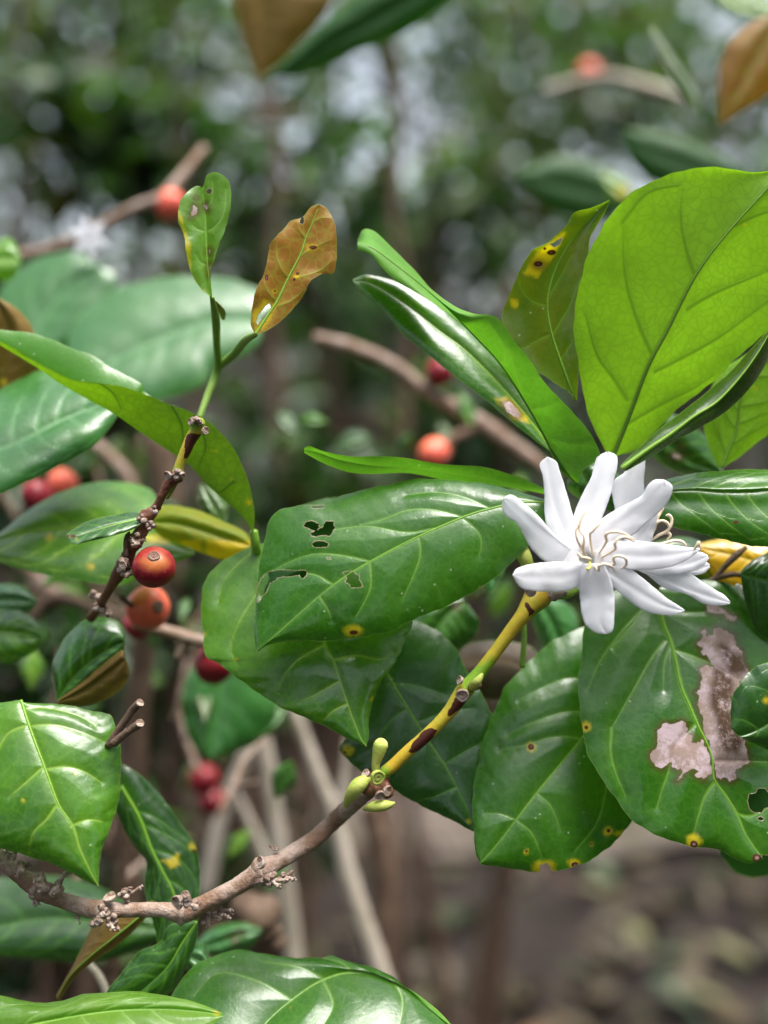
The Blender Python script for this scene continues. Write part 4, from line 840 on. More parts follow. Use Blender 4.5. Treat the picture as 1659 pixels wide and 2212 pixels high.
TL(M_bronze, [(335, 1950), (290, 1990), (240, 2030), (190, 2070), (150, 2110), (124, 2158)], [(330, 1945), (260, 1965), (210, 1985), (185, 2030), (160, 2080), (122, 2150)], [(340, 1955), (300, 2000), (250, 2045), (205, 2075), (165, 2110), (128, 2160)],
   'brownish folded leaf hanging from the woody twig', NU=80, NV=22, d0=1.2, gx=.1, gy=0, face='under', eL=.6, eR=.5, ribmat=M_ribdark, nv=5)
TL(M_leaf, [(1010, 2260), (940, 2180), (850, 2120), (770, 2100), (700, 2115), (630, 2160), (570, 2215), (520, 2290)],
   [(1012, 2262), (1005, 2225), (960, 2205), (905, 2170), (870, 2130), (820, 2095), (760, 2078), (720, 2064), (690, 2070), (610, 2066), (530, 2053), (480, 2060), (420, 2085), (375, 2145), (360, 2220), (420, 2290), (515, 2300)],
   [(1010, 2270), (960, 2330), (860, 2370), (740, 2380), (640, 2360), (560, 2330), (522, 2305)],
   'wide wavy green leaf along the bottom beside the lime leaf', NU=120, NV=56, d0=-.2, gx=0, gy=-.8, eL=.2, eR=-.1, b=.2, quilt=.5, ribmat=M_rib, mw=.6, vw=.4,
   veins=[[(700, 2115), (650, 2090), (560, 2075)], [(630, 2160), (560, 2120), (470, 2100), (420, 2150)], [(760, 2100), (740, 2080), (700, 2068)], [(850, 2120), (870, 2160), (860, 2230)], [(700, 2120), (720, 2170), (700, 2212)]], yel=[(626, 2176, -1)])
TL(M_lime, [(-120, 2260), (-20, 2230), (60, 2215), (160, 2195), (260, 2182), (360, 2180), (430, 2185), (482, 2192)],
   [(-120, 2250), (-60, 2150), (0, 2150), (70, 2165), (130, 2162), (180, 2148), (240, 2143), (300, 2142), (380, 2154), (440, 2170), (482, 2188)],
   [(-120, 2270), (0, 2330), (150, 2340), (300, 2300), (420, 2240), (480, 2200)],
   'bright yellow green leaf in the bottom left corner', NU=100, NV=36, d0=-.9, gx=0, gy=-.7, eL=.1, eR=.0, b=.15, quilt=.4, ribmat=M_riblime, nv=5, yel=[(470, 2186, 7)])
# long leaf crossing from the left edge: a trough seen from the side, near half shows its underside, the far half its upper face
TL(M_longleaf, [(548, 1152), (530, 1122), (495, 1088), (450, 1048), (410, 1005), (360, 970), (300, 930), (250, 895), (190, 862), (130, 828), (90, 800), (50, 775), (0, 745), (-40, 722)],
   [(549, 1150), (549, 1100), (535, 1035), (510, 978), (475, 933), (432, 899), (360, 871), (288, 842), (216, 827), (170, 822), (126, 806), (72, 776), (30, 752), (0, 738), (-40, 718)],
   [(547, 1150), (545, 1105), (530, 1045), (500, 985), (460, 935), (410, 892), (350, 868), (312, 848), (302, 826), (240, 795), (200, 768), (150, 750), (110, 733), (60, 718), (0, 712), (-40, 704)],
   'long bright green leaf crossing down from the left edge to the dark twig', NU=140, NV=34, d0=1.6, gx=-.1, gy=0, eL=-.45, eR=.35, b=.06, face='under', facehalf=-1, veinside=-1, quilt=.2, ribmat=M_riblime, mw=.3, vw=.38, rib=False,
   veins=[[(220, 830), (245, 850), (262, 885), (250, 893)], [(372, 878), (392, 915), (395, 960), (385, 985)], [(420, 898), (445, 960), (425, 1015)], [(505, 1040), (470, 1065), (455, 1045)], [(60, 735), (130, 765), (180, 800), (240, 815)]],
   yel=[(462, 975, 1, 2), (480, 965, -2), (538, 1085, 6), (500, 1035, 0), (460, 990, -3)], petiole=([(548, 1148, 1.5), (552, 1175, 1.6), (556, 1200, 1.9)], .0011))
TL(M_leafdark, [(318, 1118), (280, 1125), (240, 1135), (200, 1147), (165, 1158), (143, 1158)], [(320, 1122), (290, 1142), (250, 1156), (200, 1168), (160, 1176), (146, 1162)], [(316, 1112), (285, 1105), (250, 1112), (215, 1118), (185, 1128), (160, 1142), (143, 1155)],
   'small dark leaf with a brown nipped tip on the left of the dark twig', NU=70, NV=24, d0=.2, gx=0, gy=-1.2, eL=-.1, eR=.3, ribmat=M_riblime, nv=4, quilt=.1, vd=.05, yel=[(165, 1165, 0)], brn=[(158, 1158, 3, 2), (146, 1158, 3)])

# ================================================================== dark fruiting twig
ft = empty('fruiting_twig', P(261, 1232, .6), 'dark knobbly twig with a broken yellow top rising above the red berry', 'twig')
tw = z4([(-10, 1700, 2.2, 10), (60, 1600, 1.6, 10), (150, 1450, 1.0, 10), (215, 1340, .7, 15), (260, 1270, .6, 17), (310, 1150, .5, 13), (345, 1090, .4, 17), (390, 1010, .4, 15), (430, 900, .4, 17), (470, 860, .4, 14), (510, 820, .4, 10), (560, 720, .3, 9), (610, 630, .3, 12), (680, 560, .3, 16)])
V, F = stem_data(tw, 120, 20, .06, 9); with_fields(make('woody_stem', V, F, M_redbrown, ft, 'dark red brown knobbly lower stem'))
tt = z4([(680, 565, .3, 15), (690, 510, .3, 11), (710, 450, .3, 10.5), (750, 360, .3, 12), (790, 270, .3, 13), (830, 200, .3, 15), (845, 140, .3, 17), (850, 110, .3, 12)])
V, F = stem_data(tt, 60, 20, .02, 9)
with_fields(make('green_stem', V, F, M_ystem, ft, 'yellow stub with dark chocolate blotches and broken end', brn=[jag(z4([(730, 425), (745, 370), (735, 330), (760, 230), (800, 220), (820, 230), (870, 230), (830, 300), (790, 370), (765, 420)]), .7, 4, 4)], grn=[jag(z4([(760, 100), (900, 90), (920, 190), (760, 210)]), 1, 3), jag(z4([(640, 500), (690, 480), (690, 580), (640, 570)]), 1, 2)]))
def CZ(zx, zy, r, dirs, seed, n=4, d=.1):
    x, y = z4([(zx, zy)])[0]; cluster(x, y, d, r, [(a, b, L * .27) for a, b, L in dirs], seed, ft, n=n)
CZ(850, 120, 14, [(-.8, -.3, 50), (.6, .2, 30)], 31, 5, .1); CZ(690, 545, 12, [(-1, .1, 70)], 32, 5, .1); CZ(510, 840, 10, [(.5, .5, 20)], 33, 4, .1); CZ(470, 950, 12, [(.8, .3, 30)], 34, 6, .1); CZ(410, 910, 12, [(-.6, -.4, 30)], 35, 5, .2); CZ(360, 1080, 14, [(1, 0, 50), (-1, -.2, 40)], 36, 6, .2); CZ(245, 1270, 14, [(.8, .2, 40)], 37, 6, .3); CZ(260, 1350, 11, [(1, -.2, 40)], 38, 5, .4); CZ(30, 1520, 14, [(-.4, -.6, 30)], 39, 6, 1.6); CZ(60, 1600, 13, [], 40, 5, 1.5); CZ(130, 1660, 10, [(.5, .3, 30)], 41, 5, 1.6)
for zx, zy, r, ax, d in [(600, 560, 9, (-.7, .3, -1), -.3), (908, 200, 8, (.8, .1, -.8), -.1), (785, 130, 7, (-.8, -.1, -.8), -.2), (245, 1275, 8, (-.2, .1, -1), -.1)]:
    x, y = z4([(zx, zy)])[0]; scar(x, y, d, r, ax, ft)
V, F = stem_data(z4([(700, 545, .3, 6), (660, 640, .5, 5), (600, 740, .7, 4)]), 16, 10); with_fields(make('side_shoot', V, F, M_gstem, ft))
V, F = stem_data(z4([(270, 1200, .3, 6), (275, 1100, .3, 7), (285, 1040, .3, 6), (300, 1010, .3, 2)]), 16, 10); with_fields(make('side_shoot', V, F, M_barkdark, ft))
berry(333, 1225, .2, 47, M_red, (.15, -.62, -.75), 'ripe dark red berry with a round brown scar on top', ft, .86, stalk=(285, 1222, .6))
berry(320, 1312, 4.6, 48, M_orangeb, (.65, -.1, -.75), 'softly blurred orange red berry just below the sharp red one', ft, .93, stalk=(262, 1290, 3.2))
berry(300, 1350, 9, 34, M_red, (.2, .6, .3), 'deep red berry mostly hidden behind the orange one', ft, .9, stalk=(262, 1310, 9.4))

# ================================================================== young shoot with two small leaves
ys_ = empty('young_shoot', P(440, 880, 2.2), 'thin pale green shoot bearing one lime leaf and one bronze leaf', 'shoot')
for pts in ([(430, 905, 1.8, 7), (450, 850, 2.2, 8), (470, 795, 2.4, 9), (468, 740, 1.8, 8), (466, 690, 1.0, 9), (458, 642, .2, 5)], [(475, 790, 2.4, 8), (505, 765, 2.0, 9), (530, 735, 1.2, 9), (552, 722, .3, 6)]):
    V, F = stem_data(pts, 40, 14, .01, 2); with_fields(make('stalk', V, F, M_gstem, ys_))
V, F = stem_data([(462, 650, .5, 6), (478, 670, .9, 9), (482, 690, 1.2, 4)], 16, 12, squash=.3); with_fields(make('stipule', V, F, M_bud, ys_))
build_leaf('leaf', M_lime, z8([(412, 1160), (392, 1000), (376, 850), (370, 700), (362, 500), (348, 320), (338, 240)]), z8([(410, 1162), (330, 1100), (250, 980), (202, 820), (180, 650), (128, 500), (150, 350), (220, 262), (290, 222), (335, 238)]),
   z8([(414, 1160), (405, 1000), (435, 850), (485, 700), (550, 520), (580, 320), (560, 190), (500, 125), (430, 105), (375, 130), (355, 185), (338, 238)]), parent=ys_, d0=.2, gx=0, gy=-.1, eL=-.25, eR=-.2, NU=110, NV=40, b=.05, quilt=.3, ribmat=M_riblime, mw=.5, vw=.32,
   veins=[z8(q) for q in [[(372, 605), (440, 570), (500, 480), (530, 380), (535, 250)], [(370, 610), (300, 590), (250, 550)], [(378, 890), (320, 870), (280, 800)], [(365, 400), (410, 350), (425, 260), (420, 180)]]],
   holes=[jag(z8([(370, 260), (385, 245), (410, 245), (412, 270), (395, 292), (372, 282)]), .4, 3)], pal=[jag(z8([(220, 490), (240, 450), (260, 390), (290, 400), (290, 450), (250, 480)]), .8, 3), jag(z8([(350, 385), (365, 375), (378, 430), (360, 410)]), .5, 3), jag(z8([(388, 760), (402, 765), (395, 800), (386, 795)]), .4, 3), jag(z8([(390, 880), (408, 885), (402, 990), (394, 980)]), .4, 3), (*z8([(283, 325)])[0], 1.5)],
   yel=[jag(z8([(130, 440), (200, 620), (240, 960), (350, 1120), (250, 1040), (180, 780)]), 2, 3)], label='small lime green leaf with a notched tip and one round hole')
build_leaf('leaf', M_orange, z8([(790, 1480), (885, 1330), (970, 1200), (1065, 1000), (1165, 810), (1215, 660), (1270, 530), (1322, 388)]), z8([(786, 1480), (745, 1400), (752, 1290), (782, 1120), (850, 980), (890, 830), (905, 720), (960, 650), (1020, 590), (1080, 520), (1150, 500), (1190, 480), (1250, 405), (1318, 378)]),
   z8([(798, 1482), (930, 1420), (1080, 1290), (1190, 1150), (1245, 1040), (1340, 970), (1440, 962), (1466, 880), (1474, 660), (1445, 510), (1385, 410), (1325, 380)]), parent=ys_, d0=.1, gx=.1, gy=-.1, eL=-.15, eR=-.2, NU=120, NV=44, b=.08, quilt=.3, face='under', ribmat=M_riblime, mw=.6, vw=.3,
   veins=[z8(q) for q in [[(1065, 1000), (1000, 920), (960, 800), (965, 700)], [(1165, 815), (1240, 770), (1330, 720), (1420, 680)], [(1205, 660), (1160, 600), (1145, 540)], [(1110, 1010), (1220, 980), (1350, 930), (1420, 860)], [(965, 1200), (890, 1120), (860, 1040)], [(980, 1240), (1080, 1200), (1180, 1120)], [(1270, 530), (1340, 495), (1410, 495)]]],
   holes=[jag(z8([(1160, 515), (1175, 490), (1192, 485), (1195, 520), (1185, 545), (1165, 540)]), .4, 3), jag(z8([(800, 1402), (793, 1370), (805, 1320), (840, 1280), (870, 1240), (905, 1215), (915, 1250), (880, 1310), (830, 1370)]), .6, 3)],
   brn=[(*z8([(1275, 745)])[0], 4.5, 2), (*z8([(1142, 965)])[0], 3.5, 1.2), (*z8([(1115, 1015)])[0], 4, .7), (*z8([(880, 1000)])[0], 7, .5), (*z8([(950, 1112)])[0], 2), (*z8([(1087, 910)])[0], 1.5), (*z8([(793, 1215)])[0], 1.5)],
   yel=[(*z8([(1280, 745)])[0], 6, 2), (*z8([(1135, 990)])[0], 5), (*z8([(1175, 520)])[0], 4), jag(z8([(780, 1460), (760, 1300), (860, 1180), (960, 1240), (860, 1420)]), 2, 3), (*z8([(950, 1110)])[0], 3)], label='bronze orange young leaf with small holes and a green midrib')

# two cut woody stubs right of the left leaf
cs = empty('cut_twig', P(255, 1590, 0), 'two short brown broken twig stubs poking out beside the left leaf', 'twig')
for pts, ax in (([(235, 1610, .3, 9), (262, 1568, .2, 8), (290, 1530, .1, 8.5), (303, 1518, 0, 9)], (.6, -.6, -.6)), ([(245, 1606, 0, 9), (270, 1585, -.1, 8.5), (295, 1568, -.2, 9), (303, 1562, -.2, 10)], (.4, -.6, -.8))):
    V, F = stem_data(pts, 24, 14, .06, 4); with_fields(make('stub', V, F, M_barkdark, cs))
    scar(pts[-1][0], pts[-1][1], pts[-1][2] - .1, 8, ax, cs)

# ================================================================== blurred leaves and twigs just behind
def BL(mat, m, l, r, label, d0, **k):
    k = {**dict(NU=44, NV=14, rib=False, nv=5, gy=-.5, gx=0, b=.3, quilt=.12, vd=.06, vw=.7, mw=1.4), **k}
    return build_leaf('leaf', mat, m, l, r, label=label, top=True, d0=d0, **k)
BL(M_teal, [(560, 690), (470, 692), (414, 707), (324, 742), (223, 790), (160, 830)], [(565, 690), (600, 650), (560, 625), (480, 600), (370, 598), (270, 618), (200, 655), (150, 720), (150, 825)],
   [(565, 692), (560, 740), (500, 780), (455, 800), (440, 830), (380, 856), (320, 868), (250, 862), (165, 835)], 'wide pale sheened leaf blurred behind the two young leaves', 12, gy=-1.0)
BL(M_teal, [(40, 800), (70, 740), (100, 680), (150, 620), (215, 575)], [(35, 800), (-10, 740), (-10, 650), (30, 590), (90, 555), (160, 545), (215, 572)], [(45, 800), (140, 760), (220, 700), (250, 640), (245, 590), (217, 577)],
   'blurred mid green leaf at the left edge above the long leaf', 15, gy=-.7)
BL(M_bronze, [(-20, 880), (10, 800), (20, 720), (-10, 640)], [(-30, 880), (-60, 800), (-50, 700), (-12, 640)], [(-15, 880), (60, 860), (88, 800), (75, 720), (40, 670), (-8, 640)], 'blurred olive brown leaf at the left edge behind the long leaf', 4.5, face='under', gy=.3, yel=[(8, 825, 7)])
BL(M_lime, [(-30, 560), (10, 555), (46, 560)], [(-30, 555), (0, 515), (30, 520), (46, 558)], [(-30, 565), (0, 605), (30, 600), (46, 562)], 'small bright green blurred leaf at the left edge near the top of the leaf pile', 9)
BL(M_teal, [(-60, 985), (30, 960), (120, 915), (200, 880), (262, 860)], [(-60, 980), (-40, 880), (20, 830), (90, 800), (160, 800), (230, 830), (262, 858)], [(-60, 990), (-20, 1065), (60, 1040), (130, 1005), (200, 965), (250, 905), (264, 862)],
   'dark shiny leaf with a cool bluish edge blurred at the left edge', 3.2, gy=-1.0)
BL(M_leafmid, [(420, 1195), (330, 1160), (240, 1140), (150, 1140), (60, 1150), (-60, 1180)], [(420, 1190), (370, 1130), (345, 1085), (320, 1055), (250, 1040), (160, 1052), (70, 1095), (0, 1150), (-60, 1175)], [(422, 1198), (380, 1215), (320, 1230), (260, 1265), (180, 1255), (90, 1240), (0, 1215), (-60, 1185)],
   'pale yellow green spotted leaf blurred behind the dark twig', 3.6, gy=-1.2, yel=[(105, 1160, 8), (195, 1225, 8), (345, 1165, 12, 2.4), (220, 1130, 6)])
BL(M_olive, [(320, 1128), (380, 1130), (440, 1145), (500, 1165), (545, 1180)], [(318, 1122), (350, 1092), (420, 1100), (480, 1125), (530, 1150), (546, 1178)], [(320, 1132), (350, 1160), (400, 1180), (450, 1200), (500, 1210), (546, 1184)],
   'olive leaf turning orange at its margin, blurred right of the dark twig', 3.0, gy=-.3, face='under', yel=[[(440, 1165), (545, 1170), (530, 1210), (450, 1205)], [(380, 1170), (440, 1165), (430, 1195)]])
BL(M_bronze, [(480, 1125), (462, 1090), (445, 1060), (430, 1045)], [(470, 1125), (440, 1110), (425, 1080), (428, 1047)], [(490, 1125), (492, 1090), (470, 1060), (432, 1044)], 'small brown orange curled leaf blurred above the olive one', 5)
BL(M_teal, [(-40, 1300), (20, 1292), (82, 1300)], [(-40, 1290), (0, 1262), (50, 1268), (82, 1298)], [(-40, 1310), (10, 1330), (60, 1325), (82, 1302)], 'blurred blue green leaf tip at the left edge, the upper of two', 5)
BL(M_leaf, [(-60, 1370), (10, 1365), (88, 1375)], [(-60, 1360), (-10, 1315), (50, 1322), (85, 1350), (89, 1374)], [(-60, 1380), (0, 1430), (40, 1425), (78, 1405), (89, 1377)], 'blurred shiny green leaf tip at the left edge, the lower of two', 4)
BL(M_leafdark, [(122, 1510), (150, 1475), (185, 1440), (225, 1410), (268, 1385)], [(120, 1508), (112, 1440), (140, 1380), (175, 1345), (210, 1333), (250, 1340), (268, 1360), (270, 1384)], [(124, 1512), (170, 1500), (220, 1460), (262, 1420), (270, 1388)],
   'nearly black folded leaf with a light midrib above the veined left leaf', 2.2, gy=-.1, vw=.5, mw=1.0)
BL(M_bronze, [(124, 1516), (180, 1490), (230, 1455), (270, 1425)], [(124, 1513), (160, 1485), (210, 1445), (262, 1405), (270, 1420)], [(126, 1522), (180, 1527), (240, 1505), (275, 1470), (278, 1445), (271, 1424)], 'brown underside lobe folded over the nearly black leaf', 1.9, gy=.2, face='under')
BL(M_teal, [(490, 1400), (480, 1480), (470, 1560), (455, 1640)], [(480, 1400), (410, 1450), (392, 1520), (410, 1600), (452, 1642)], [(500, 1400), (580, 1440), (600, 1520), (560, 1600), (458, 1642)], 'dark teal blurred leaf hanging behind the pointed leaf tip', 11, gy=-.2)
BL(M_leafdark, [(380, 2010), (300, 2000), (200, 1990), (100, 1985), (-40, 2010)], [(380, 2005), (300, 1960), (200, 1910), (90, 1890), (-40, 1900)], [(380, 2015), (280, 2060), (180, 2080), (60, 2070), (-40, 2060)], 'large dark blurred leaf in the shade below the left end of the woody twig', 6, gy=-.8)
BL(M_teal, [(420, 2050), (470, 2035), (520, 2015), (565, 2010)], [(420, 2040), (460, 2005), (520, 1992), (566, 2006)], [(420, 2060), (480, 2070), (540, 2050), (566, 2014)], 'teal blurred leaf with pale flecks behind the bottom leaves', 7, pal=[(500, 2022, 2), (520, 2015, 3), (508, 2032, 2)])
BL(M_teal, [(400, 2060), (440, 2080), (460, 2110)], [(400, 2050), (440, 2040), (455, 2075), (462, 2108)], [(398, 2070), (410, 2110), (440, 2120), (462, 2112)], 'small pale green leaf tip left of the wide bottom leaf', 2)
BL(M_leafdark, [(1000, 1300), (960, 1330), (930, 1380), (900, 1420)], [(1000, 1290), (940, 1290), (890, 1330), (890, 1410)], [(1010, 1305), (1035, 1350), (1000, 1400), (905, 1425)], 'deep shaded blue green leaf in the gap left of the yellow stem', 5, gy=-.2, pal=[(985, 1308, 5)])
BL(M_teal, [(1160, 1290), (1190, 1340), (1210, 1390), (1215, 1440)], [(1150, 1290), (1150, 1340), (1175, 1400), (1213, 1442)], [(1180, 1280), (1240, 1320), (1250, 1380), (1217, 1442)], 'shaded leaf in the gap right of the yellow stem', 6, gy=-.1)
BL(M_teal, [(1080, 1160), (1040, 1220), (1060, 1280)], [(1070, 1150), (1020, 1200), (1055, 1280)], [(1100, 1160), (1090, 1230), (1065, 1280)], 'small shaded leaf between the chewed leaf and the yellow stem', 4)
BL(M_dry, [(980, 1440), (1040, 1425), (1100, 1430), (1170, 1460)], [(980, 1430), (1010, 1392), (1080, 1385), (1150, 1400), (1172, 1456)], [(980, 1450), (1020, 1500), (1090, 1510), (1150, 1500), (1172, 1464)], 'dead dry brown leaf lodged behind the yellow stem', 4, nv=0, gy=-.2, b=.1, quilt=0)
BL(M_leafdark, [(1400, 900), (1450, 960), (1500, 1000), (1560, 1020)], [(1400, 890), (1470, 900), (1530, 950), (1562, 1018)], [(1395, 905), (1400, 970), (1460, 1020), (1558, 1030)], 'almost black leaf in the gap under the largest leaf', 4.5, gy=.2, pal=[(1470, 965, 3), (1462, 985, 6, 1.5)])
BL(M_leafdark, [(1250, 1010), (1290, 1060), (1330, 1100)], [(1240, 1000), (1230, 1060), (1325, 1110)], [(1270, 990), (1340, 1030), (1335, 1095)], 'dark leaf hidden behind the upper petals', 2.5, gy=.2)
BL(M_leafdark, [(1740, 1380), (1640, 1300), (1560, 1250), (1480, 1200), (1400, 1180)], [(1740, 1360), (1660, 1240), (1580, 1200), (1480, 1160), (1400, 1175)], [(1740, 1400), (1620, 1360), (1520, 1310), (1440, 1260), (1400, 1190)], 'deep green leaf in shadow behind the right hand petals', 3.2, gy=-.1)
# upper background leaves
BL(M_bronze, [(560, -60), (565, 20), (560, 90), (556, 168)], [(545, -60), (505, -10), (515, 60), (535, 120), (555, 168)], [(580, -60), (700, -30), (712, 10), (665, 75), (610, 130), (558, 168)], 'dark olive leaf hanging into the top of the frame', 16, face='under', gy=.2)
BL(M_shade, [(1000, -60), (900, -10), (800, 50), (700, 100), (578, 170)], [(980, -70), (820, -40), (720, 30), (640, 105), (578, 168)], [(1010, -40), (950, 20), (860, 80), (770, 112), (680, 155), (580, 172)], 'dark blue green leaf slanting down from the top beside the olive one', 18, gy=.4, face='under')
BL(M_orange, [(1720, -20), (1660, 80), (1610, 170), (1555, 270)], [(1700, 20), (1640, 40), (1585, 80), (1552, 150), (1552, 268)], [(1740, 0), (1720, 120), (1660, 200), (1600, 240), (1558, 270)], 'amber brown blurred leaf in the upper right corner', 14, gy=.1)
BL(M_bronze, [(1405, 60), (1440, 130), (1480, 190), (1510, 250)], [(1400, 60), (1425, 140), (1465, 200), (1508, 250)], [(1412, 60), (1455, 120), (1500, 190), (1514, 248)], 'narrow brown blurred leaf left of the amber one', 15)
BL(M_shade, [(1620, 400), (1540, 370), (1450, 340), (1380, 310), (1345, 280)], [(1620, 395), (1580, 350), (1500, 310), (1420, 285), (1348, 278)], [(1620, 410), (1520, 420), (1420, 400), (1360, 350), (1343, 284)], 'blurred green leaf above the top edge of the largest leaf', 28, gy=.1, face='under')
BL(M_shade, [(1380, 440), (1300, 420), (1220, 400), (1120, 380)], [(1380, 425), (1320, 370), (1220, 335), (1120, 372)], [(1380, 450), (1300, 470), (1200, 460), (1120, 390)], 'dark green blurred leaf above the olive leaf tip', 30, gy=.1, face='under')
BL(M_leafmid, [(1300, 380), (1340, 410), (1370, 440)], [(1300, 370), (1350, 385), (1372, 438)], [(1298, 385), (1320, 430), (1368, 442)], 'small blurred leaf with an orange patch above the largest leaf', 24, yel=[(1345, 412, 14)])
BL(M_leafmid, [(1540, -40), (1600, 10), (1680, 30)], [(1540, -50), (1620, -30), (1690, 20)], [(1530, -30), (1570, 30), (1680, 50)], 'pale green blurred leaf at the top right corner', 20)

BL(M_shade, [(690, 1215), (640, 1235), (600, 1260), (575, 1305)], [(685, 1205), (630, 1205), (580, 1220), (566, 1255), (566, 1303)], [(692, 1225), (660, 1275), (620, 1310), (578, 1316)], 'dark leaf piece added behind the curved slit of the chewed leaf to imitate shade', 1.15, gy=-.2, face='under', b=.02, quilt=0)  # added piece, stands in for shade on the leaf behind the slit
BL(M_shade, [(840, 1120), (760, 1140), (680, 1150), (600, 1150)], [(840, 1110), (760, 1075), (660, 1090), (598, 1146)], [(840, 1130), (780, 1230), (680, 1240), (602, 1156)], 'dark leaf added behind the chewed leaf to darken its holes', 3.0, gy=.4, face='under')  # added so that the chewed holes look dark
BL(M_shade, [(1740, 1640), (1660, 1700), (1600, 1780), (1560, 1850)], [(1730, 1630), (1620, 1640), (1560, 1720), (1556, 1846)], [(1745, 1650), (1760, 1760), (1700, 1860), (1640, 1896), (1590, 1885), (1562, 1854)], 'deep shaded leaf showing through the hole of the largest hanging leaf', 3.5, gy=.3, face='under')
def btwig(name, lists, mat, label, cat='branch', bump=.03, group=None):
    parts = [stem_data(p, 30, 12, bump, 3 + i) for i, p in enumerate(lists)]
    return with_fields(make(name, *join_data(parts), mat, None, label, cat=cat, group=group))
btwig('background_branch', [[(30, 555, 20, 12), (120, 535, 20, 12), (200, 500, 20, 13), (290, 450, 20, 12), (350, 425, 20, 11), (400, 370, 21, 10), (440, 320, 22, 9)]], M_bark, 'blurred brown branch in the upper left leading to a red berry')
btwig('background_branch', [[(680, 730, 18, 13), (760, 750, 18, 15), (850, 790, 18, 15), (930, 850, 18, 15), (1040, 915, 18, 18), (1110, 965, 18, 17), (1200, 1030, 18, 15)], [(1045, 918, 18, 13), (1000, 935, 18, 12), (955, 965, 18, 10)]], M_bark, 'blurred forked grey brown branch left of the curled leaf')
btwig('background_branch', [[(290, 1345, 7, 14), (350, 1362, 7, 14), (410, 1378, 7, 13), (470, 1395, 7, 11)], [(400, 1380, 7, 9), (385, 1420, 7, 9)]], M_bark, 'blurred stub of branch between the orange berry and the half hidden berry')
btwig('background_branch', [[(1180, 195, 45, 9), (1300, 165, 45, 9), (1400, 190, 45, 14), (1480, 215, 45, 10)], ], M_barkpale, 'pale branch far behind at the upper right')
btwig('background_branch', [[(540, 250, 90, 12), (600, 240, 90, 11), (660, 245, 90, 8)], [(585, 160, 90, 8), (570, 210, 90, 10), (590, 260, 90, 11), (600, 400, 90, 10), (590, 560, 90, 10), (600, 1000, 90, 11)]], M_barkdark, 'upright blurred grey stem in the upper middle')
for i, (pts, lab, mt) in enumerate([
    ([(545, 1440, 22, 15), (560, 1560, 22, 18), (585, 1700, 22, 19), (605, 1850, 22, 20), (622, 1950, 22, 20), (640, 2110, 22, 22)], 'thickest pale stem running down under the pointed leaf tip', M_barkpale),
    ([(545, 1600, 24, 13), (500, 1710, 24, 17), (470, 1800, 24, 17), (445, 1930, 24, 17)], 'pale stem slanting down to the left past the pair of red berries', M_barkpale),
    ([(500, 1700, 25, 10), (545, 1790, 25, 11), (575, 1860, 25, 11), (610, 1980, 25, 12)], 'thin pale stem crossing behind the woody twig', M_barkpale),
    ([(610, 1470, 20, 10), (645, 1560, 20, 13), (690, 1680, 20, 15), (722, 1760, 20, 17), (755, 1900, 20, 21), (790, 2010, 20, 22), (840, 2150, 20, 22)], 'long pale stem passing behind the knot of green buds', M_barkpale),
    ([(750, 1600, 18, 7), (742, 1680, 18, 8), (728, 1760, 18, 9)], 'short upright pale twig left of the barrel shaped bud', M_barkpale),
    ([(345, 950, 18, 32), (360, 1100, 18, 34), (330, 1250, 18, 30), (300, 1500, 18, 26), (290, 1750, 18, 24), (280, 2000, 18, 26)], 'dark upright trunk behind the fruiting twig', M_barkdark),
    ([(265, 1740, 8, 14), (262, 1850, 8, 14), (245, 2000, 8, 16), (240, 2150, 8, 16)], 'dark stem behind the long hanging leaf', M_barkdark),
    ([(180, 940, 20, 14), (260, 1010, 20, 13), (300, 1080, 20, 12)], 'brown twig slanting behind the long bright leaf', M_bark),
    ([(60, 1350, 16, 13), (120, 1290, 16, 14), (220, 1320, 16, 12), (330, 1360, 16, 12)], 'brown twig behind the orange berry and the dark folded leaf', M_barkdark),
    ([(40, 1200, 20, 16), (90, 1260, 20, 18), (140, 1300, 20, 18)], 'pale brown branch below the spotted leaf', M_bark),
    ([(840, -60, 75, 8), (860, 330, 75, 9), (850, 470, 75, 10), (880, 640, 75, 10), (870, 1000, 75, 12)], 'upright trunk blurred in the upper centre', M_barkdark),
    ([(800, 1740, 26, 24), (830, 1900, 26, 26), (820, 2200, 26, 28)], 'dark post like trunk below the bud node', M_barkdark),
    ([(330, 2088, 4, 7), (420, 2075, 4, 7), (470, 2080, 4, 7)], 'thin grey twig lying behind the olive leaf', M_barkpale),
    ([(190, 2080, 4, 7), (215, 2110, 4, 8), (232, 2150, 4, 8)], 'pale twiglet beside the brownish folded leaf', M_barkpale),
    ([(1130, 1330, 1.5, 6), (1132, 1380, 1.5, 6), (1128, 1440, 1.5, 7)], 'short green twig hanging behind the yellow stem', M_gstem),
    ]): btwig('stem', [pts], mt, lab, cat='stem')
V, F = join_data([lump(P(545 + 12 * k, 1975 + 28 * k, 9 + k), W(62 - 6 * k, 9), 50 + k, 12, .2, (1, .7, .75)) for k in range(3)])
with_fields(make('bark_stump', V, F, M_barkdark, None, 'flaky brown stump behind the woody twig', cat='stump'))

